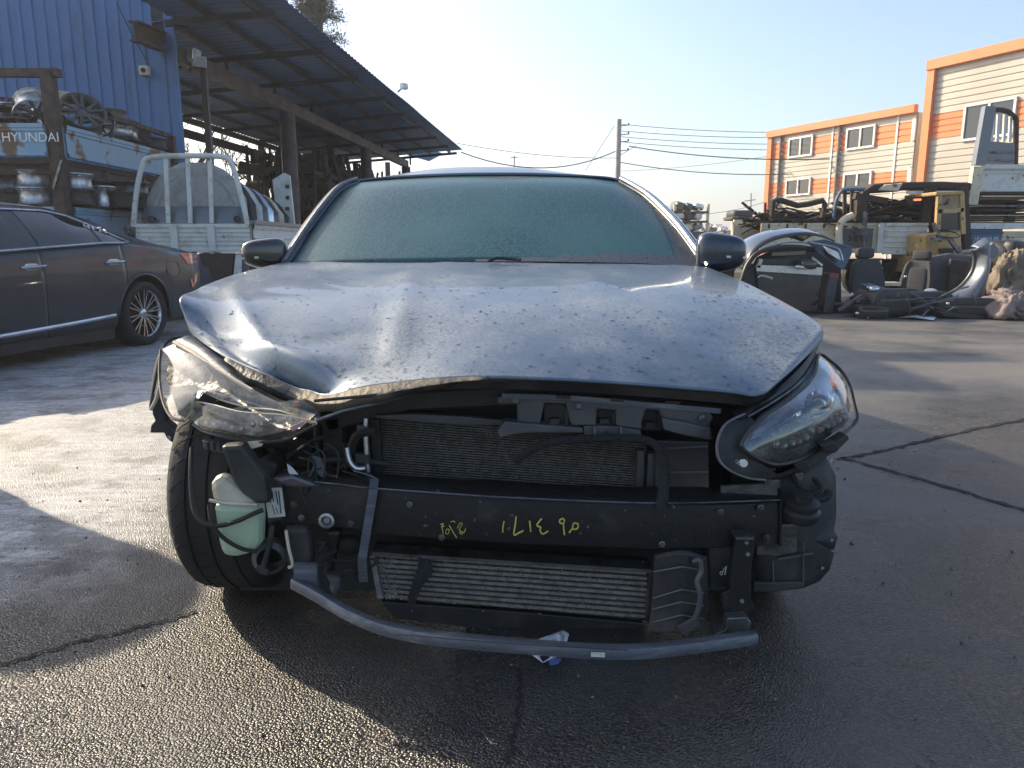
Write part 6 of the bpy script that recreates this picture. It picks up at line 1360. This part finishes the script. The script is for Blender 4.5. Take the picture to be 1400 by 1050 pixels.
MB().patch(pw([(1016, 612, 1.54), (1026, 602, 1.555), (1040, 596, 1.575), (1044, 604, 1.57), (1036, 614, 1.555), (1024, 620, 1.545)]), (0, .02, 0), 4).build('turn_reflector', m_refl, hl, smooth=True)
MB().patch(pw([(1158, 540, 1.90), (1164, 556, 1.885), (1160, 566, 1.86), (1155, 552, 1.88)]), (0, -.01, 0), 3).build('side_marker', m_amber, hl)
# fender line beside the right lamp, black gap strip under the hood edge
MB().grid(crgrid([[P(1024, 568, 1.62), P(1060, 546, 1.67), P(1092, 522, 1.75), P(1112, 496, 1.87), P(1119, 470, 1.98)], [P(1010, 572, 1.60), P(1046, 545, 1.66), P(1082, 515, 1.75), P(1106, 488, 1.87), P(1117, 466, 1.97)], [P(1000, 560, 1.68), P(1040, 538, 1.74), P(1078, 508, 1.82), P(1100, 484, 1.92), P(1112, 464, 2.0)]], 5, 3)).build('lamp_gap_seal', m_black, wk, smooth=True, solid=.004)
MB().tube(pw([(1022, 570, 1.60), (1058, 549, 1.65), (1090, 526, 1.73), (1108, 504, 1.82), (1116, 480, 1.93)]), .0035, 6).build('seal_bead', m_steel, wk, smooth=True)
# lamp mount under the right lamp, liner, horn with cable
wplate('lamp_mount', [(1036, 640), (1062, 640), (1062, 652), (1096, 632), (1130, 612), (1158, 594), (1162, 600), (1150, 612), (1118, 634), (1082, 648), (1060, 656), (1038, 652)], 1.66, .04, m_blackd, .003)
for a, b in (((1083, 632), (1110, 640)), ((1120, 608), (1150, 612))): wplate('mount_clip', [(a[0], a[1]), (b[0] - 8, a[1] - 4), (b[0], b[1]), (b[0] - 8, b[1] + 8), (a[0] + 6, a[1] + 10)], 1.64, .03, m_black, .003)
LN = pw([(1060, 640, 1.69), (1100, 632, 1.68), (1128, 624, 1.69), (1141, 650, 1.70), (1142, 700, 1.69), (1139, 726, 1.68), (1144, 734, 1.675), (1139, 750, 1.67), (1131, 754, 1.67), (1139, 756, 1.67), (1133, 778, 1.665), (1119, 794, 1.66), (1098, 803, 1.655), (1062, 808, 1.65), (1030, 808, 1.65), (1030, 762, 1.66), (1060, 740, 1.66)])
ln = MB().patch(LN, (0, -.02, 0), 4).build('wheel_liner', m_blackd, wk, smooth=True, solid=.006)
for a in ((1136, 629), (1137, 738), (1124, 776)): MB().lathe([(0, -.003), (.004, -.003), (.004, 0)], P(*a, 1.65), (0, 1, 0), 10).build('push_pin', m_alu, ln)
for a, b in (((1064, 764), (1112, 756)), ((1056, 766), (1058, 802)), ((1098, 740), (1098, 798))): MB().bar(P(*a, 1.636), P(*b, 1.636), .003, .006).build('liner_rib', m_greyp, ln)
wplate('liner_lip', [(1030, 796), (1098, 796), (1100, 804), (1064, 810), (1030, 810)], 1.63, .02, m_blackd, .004)
wplate('frame_end', [(1034, 718), (1092, 716), (1090, 756), (1060, 762), (1034, 760)], 1.625, .03, m_steel, .004)
hc = P(1096, 696, 1.60); hn = MB()
hn.lathe([(0, .025), (.036, .025), (.042, .015), (.042, .002), (.034, -.004), (.038, -.012), (.038, -.02), (.022, -.024), (.022, -.04), (0, -.04)], hc, (0, .15, -1), 26); hn.build('horn', m_black, wk, smooth=True)
MB().tube(pw([(1098, 672, 1.64), (1090, 660, 1.65), (1082, 648, 1.67)]), .007, 8).tube(pw([(1108, 676, 1.64), (1122, 668, 1.65), (1114, 656, 1.67), (1100, 652, 1.68)]), .006, 8).tube(pw([(1112, 684, 1.63), (1128, 680, 1.635), (1134, 672, 1.64)]), .010, 8).build('horn_cable', m_rubber, wk, smooth=True)
wplate('horn_bracket', [(1084, 648), (1098, 646), (1100, 664), (1086, 666)], 1.67, .01, m_steel, .002)
# crushed left headlight
LT = pw([(220, 478, 1.97), (238, 470, 1.96), (262, 480, 1.90), (290, 500, 1.82), (330, 524, 1.75), (370, 545, 1.70), (408, 560, 1.66), (432, 572, 1.64), (425, 578, 1.64), (384, 562, 1.66), (340, 557, 1.68), (304, 547, 1.72), (280, 537, 1.76), (264, 540, 1.76), (262, 560, 1.75), (252, 575, 1.745), (234, 570, 1.77), (222, 545, 1.84), (218, 510, 1.92)])
LL_ = pw([(262, 562, 1.77), (266, 550, 1.76), (290, 553, 1.72), (330, 563, 1.675), (384, 567, 1.65), (428, 576, 1.63), (432, 580, 1.63), (410, 592, 1.64), (388, 602, 1.65), (350, 604, 1.66), (310, 598, 1.68), (280, 590, 1.71), (264, 580, 1.735)])
ALL = pw([(220, 480, 1.97), (240, 472, 1.96), (290, 500, 1.82), (370, 545, 1.70), (432, 572, 1.64), (410, 592, 1.64), (350, 604, 1.66), (280, 592, 1.71), (234, 572, 1.77), (218, 520, 1.90)])
hl2 = MB().patch(shift(ALL, .055, .96), (0, .05, 0), 5).build('headlight', m_black, wk, smooth=True, label='crushed headlight with split, scuffed cover')
MB().patch(shift(ALL, .03, .96), (0, .04, 0), 5).build('bezel', mat('dusty_lamp_bowl', (.40, .37, .32), .35, .3, ns=16, c2=(.07, .065, .06), lo=.46, hi=.58, bump=.6, bs=40), hl2, smooth=True)
u1 = MB().patch(LT, (-.012, -.03, .012), 6).build('lens', m_lensl, hl2, smooth='all')
u2 = MB().patch(LL_, (-.006, -.03, -.002), 6).build('lens', m_lensl, hl2, smooth='all', label='loose lower piece of the split lamp cover')
MB().tube(LT[7:16], .0022, 5).build('broken_rim', m_creamp, hl2); MB().tube(LL_[:7], .0022, 5).build('broken_rim', m_creamp, hl2)
MB().tube(LL_[6:], .004, 6).tube(LT[15:] + [LT[0]], .004, 6).build('lens_seal', m_black, hl2)
wplate('gap_shade_plate', [(262, 545), (276, 538), (304, 548), (340, 559), (390, 566), (330, 566), (285, 560)], 1.80, .01, m_black, .001, hl2)  # black plate behind the split, painted in for the shade of the gap
MB().grid(crgrid([[P(240, 466, 1.97), P(268, 482, 1.90), P(300, 506, 1.83), P(336, 530, 1.77)], [P(256, 460, 2.0), P(284, 474, 1.93), P(312, 498, 1.86), P(340, 526, 1.79)]], 5, 2)).build('lamp_top_strip', m_barp, hl2, smooth=True, solid=.005)
MB().tube(pw([(238, 468, 1.95), (266, 484, 1.885), (300, 508, 1.81), (345, 534, 1.745)]), .0055, 7).build('lamp_top_bead', m_creamp, hl2, smooth=True)
for (x, y, Y) in ((270, 578, 1.76), (283, 578, 1.74), (294, 580, 1.73), (310, 578, 1.71), (319, 584, 1.70), (331, 586, 1.69), (346, 580, 1.68), (358, 580, 1.675), (371, 574, 1.67)):
    MB().sup(P(x, y, Y - .018), (.013, .014, .013), .8, .8, None, 12, 8).build('led_lens', m_led, hl2, smooth='all')
MB().lathe([(.012, 0), (.018, -.004), (.016, -.010)], P(303, 555, 1.76), (0, 1, 0), 16).build('projector_ring', m_steel, hl2)
wplate('pink_sticker', [(396, 584), (418, 574), (414, 582), (400, 590)], 1.615, .002, mat('pink_film', (.45, .28, .30), .5, ns=9), .0005, hl2)
wplate('amber_chip', [(400, 550), (408, 549), (410, 556), (402, 556)], 1.655, .006, m_amber, .001, hl2)
MB().patch(pw([(380, 550, 1.66), (412, 545, 1.66), (436, 562, 1.64), (440, 574, 1.63), (424, 580, 1.63), (396, 566, 1.65)]), (0, -.012, .005), 4).build('lens_tip', m_lensl, hl2, smooth=True)
wplate('broken_tab', [(338, 604), (362, 602), (358, 610), (344, 614)], 1.655, .004, m_creamp, .001)
wplate('lamp_clip', [(276, 602), (308, 608), (314, 612), (306, 620), (278, 614)], 1.70, .03, m_greyp, .003)
for x_ in (284, 292, 300): MB().bar(P(x_, 604, 1.695), P(x_ + 1, 616, 1.695), .003, .006).build('clip_rib', m_black, wk)
# left fender remains outside the lamp
MB().grid(crgrid([[P(246, 461, 2.0), P(232, 464, 1.99), P(222, 480, 1.98), P(214, 515, 1.99), (P(206, 556, 2.0))], [P(250, 462, 2.08), P(228, 470, 2.08), P(216, 490, 2.08), P(209, 520, 2.08), P(205, 558, 2.08)]], 5, 2)).build('fender_remains', m_blackd, wk, smooth=True, solid=.006)
wplate('fender_bracket', [(208, 540), (222, 548), (226, 575), (244, 590), (236, 606), (228, 600), (224, 592), (205, 592), (206, 582), (212, 575), (208, 566)], 1.97, .03, m_black, .003)
MB().lathe([(0, -.004), (.006, -.004)], P(232, 598, 1.965), (0, 1, 0), 10).build('push_pin', m_alu, wk)
MB().tube(pw([(220, 520, 1.97), (214, 545, 1.97), (206, 560, 1.97)]), .006, 6).build('fender_edge', m_creamp, wk)
# unseen tyre stack, added outside the left edge to cast a shadow band
ts_ = thing('shadow_tyre_stack', 'unseen stack of old tyres added at near left to cast shadow', 'tyres', (-3.35, 3.25, 0))
for k in range(7):
    c = V((-3.35 + .02 * math.sin(k * 3), 3.25 + .02 * math.cos(k * 2), .11 + .215 * k))
    MB().lathe([(.20, -.07), (.27, -.105), (.325, -.09), (.335, 0), (.325, .09), (.27, .105), (.20, .07), (.22, 0)], c, (0, 0, 1), 30, True).build('tyre', m_rubber, ts_, smooth=True)
# ------------------------------------------------------------------ paper under the bar
pp_ = thing('paper_scrap', 'torn white printed paper lying under the grey bumper bar', 'paper', G(745, 900))
sp_ = [(712, 896), (745, 878), (770, 868), (778, 874), (770, 902), (742, 916)]
rows = []; c = sum((G(*q_) for q_ in sp_), V()) / 6
for k in range(6): rows.append([c.lerp(G(*q_), 1 - k / 6) + V((0, 0, .012 + .035 * abs(mnoise.noise(G(*q_) * 22 + V((k, 0, 0)))))) for q_ in sp_ + [sp_[0]]])
MB().grid(rows).build('sheet', m_paper, pp_, solid=.001)
MB().plate([G(a, b, .045) for a, b in ((750, 903), (758, 899), (768, 901), (763, 908), (752, 910))], (0, 0, .001)).build('print_block', m_inkblue, pp_); MB().plate([G(a, b, .046) for a, b in ((738, 898), (746, 890), (752, 899), (742, 905))], (0, 0, .001)).build('print_block', m_black, pp_)

# ------------------------------------------------------------------ thin air between here and the hills
hzm = bpy.data.materials.new('thin_haze'); hzm.use_nodes = True; hzm.node_tree.nodes.remove(hzm.node_tree.nodes['Principled BSDF'])
pv = hzm.node_tree.nodes.new('ShaderNodeVolumePrincipled'); pv.inputs['Density'].default_value = .0016; pv.inputs['Color'].default_value = (.95, .96, 1, 1); pv.inputs['Anisotropy'].default_value = .35
hzm.node_tree.links.new(pv.outputs[0], hzm.node_tree.nodes['Material Output'].inputs['Volume'])
hz = MB().box((0, 300, 12.5), (1260, 700, 27)).build('haze', hzm, loc=(0, 300, 12.5), kind='stuff')
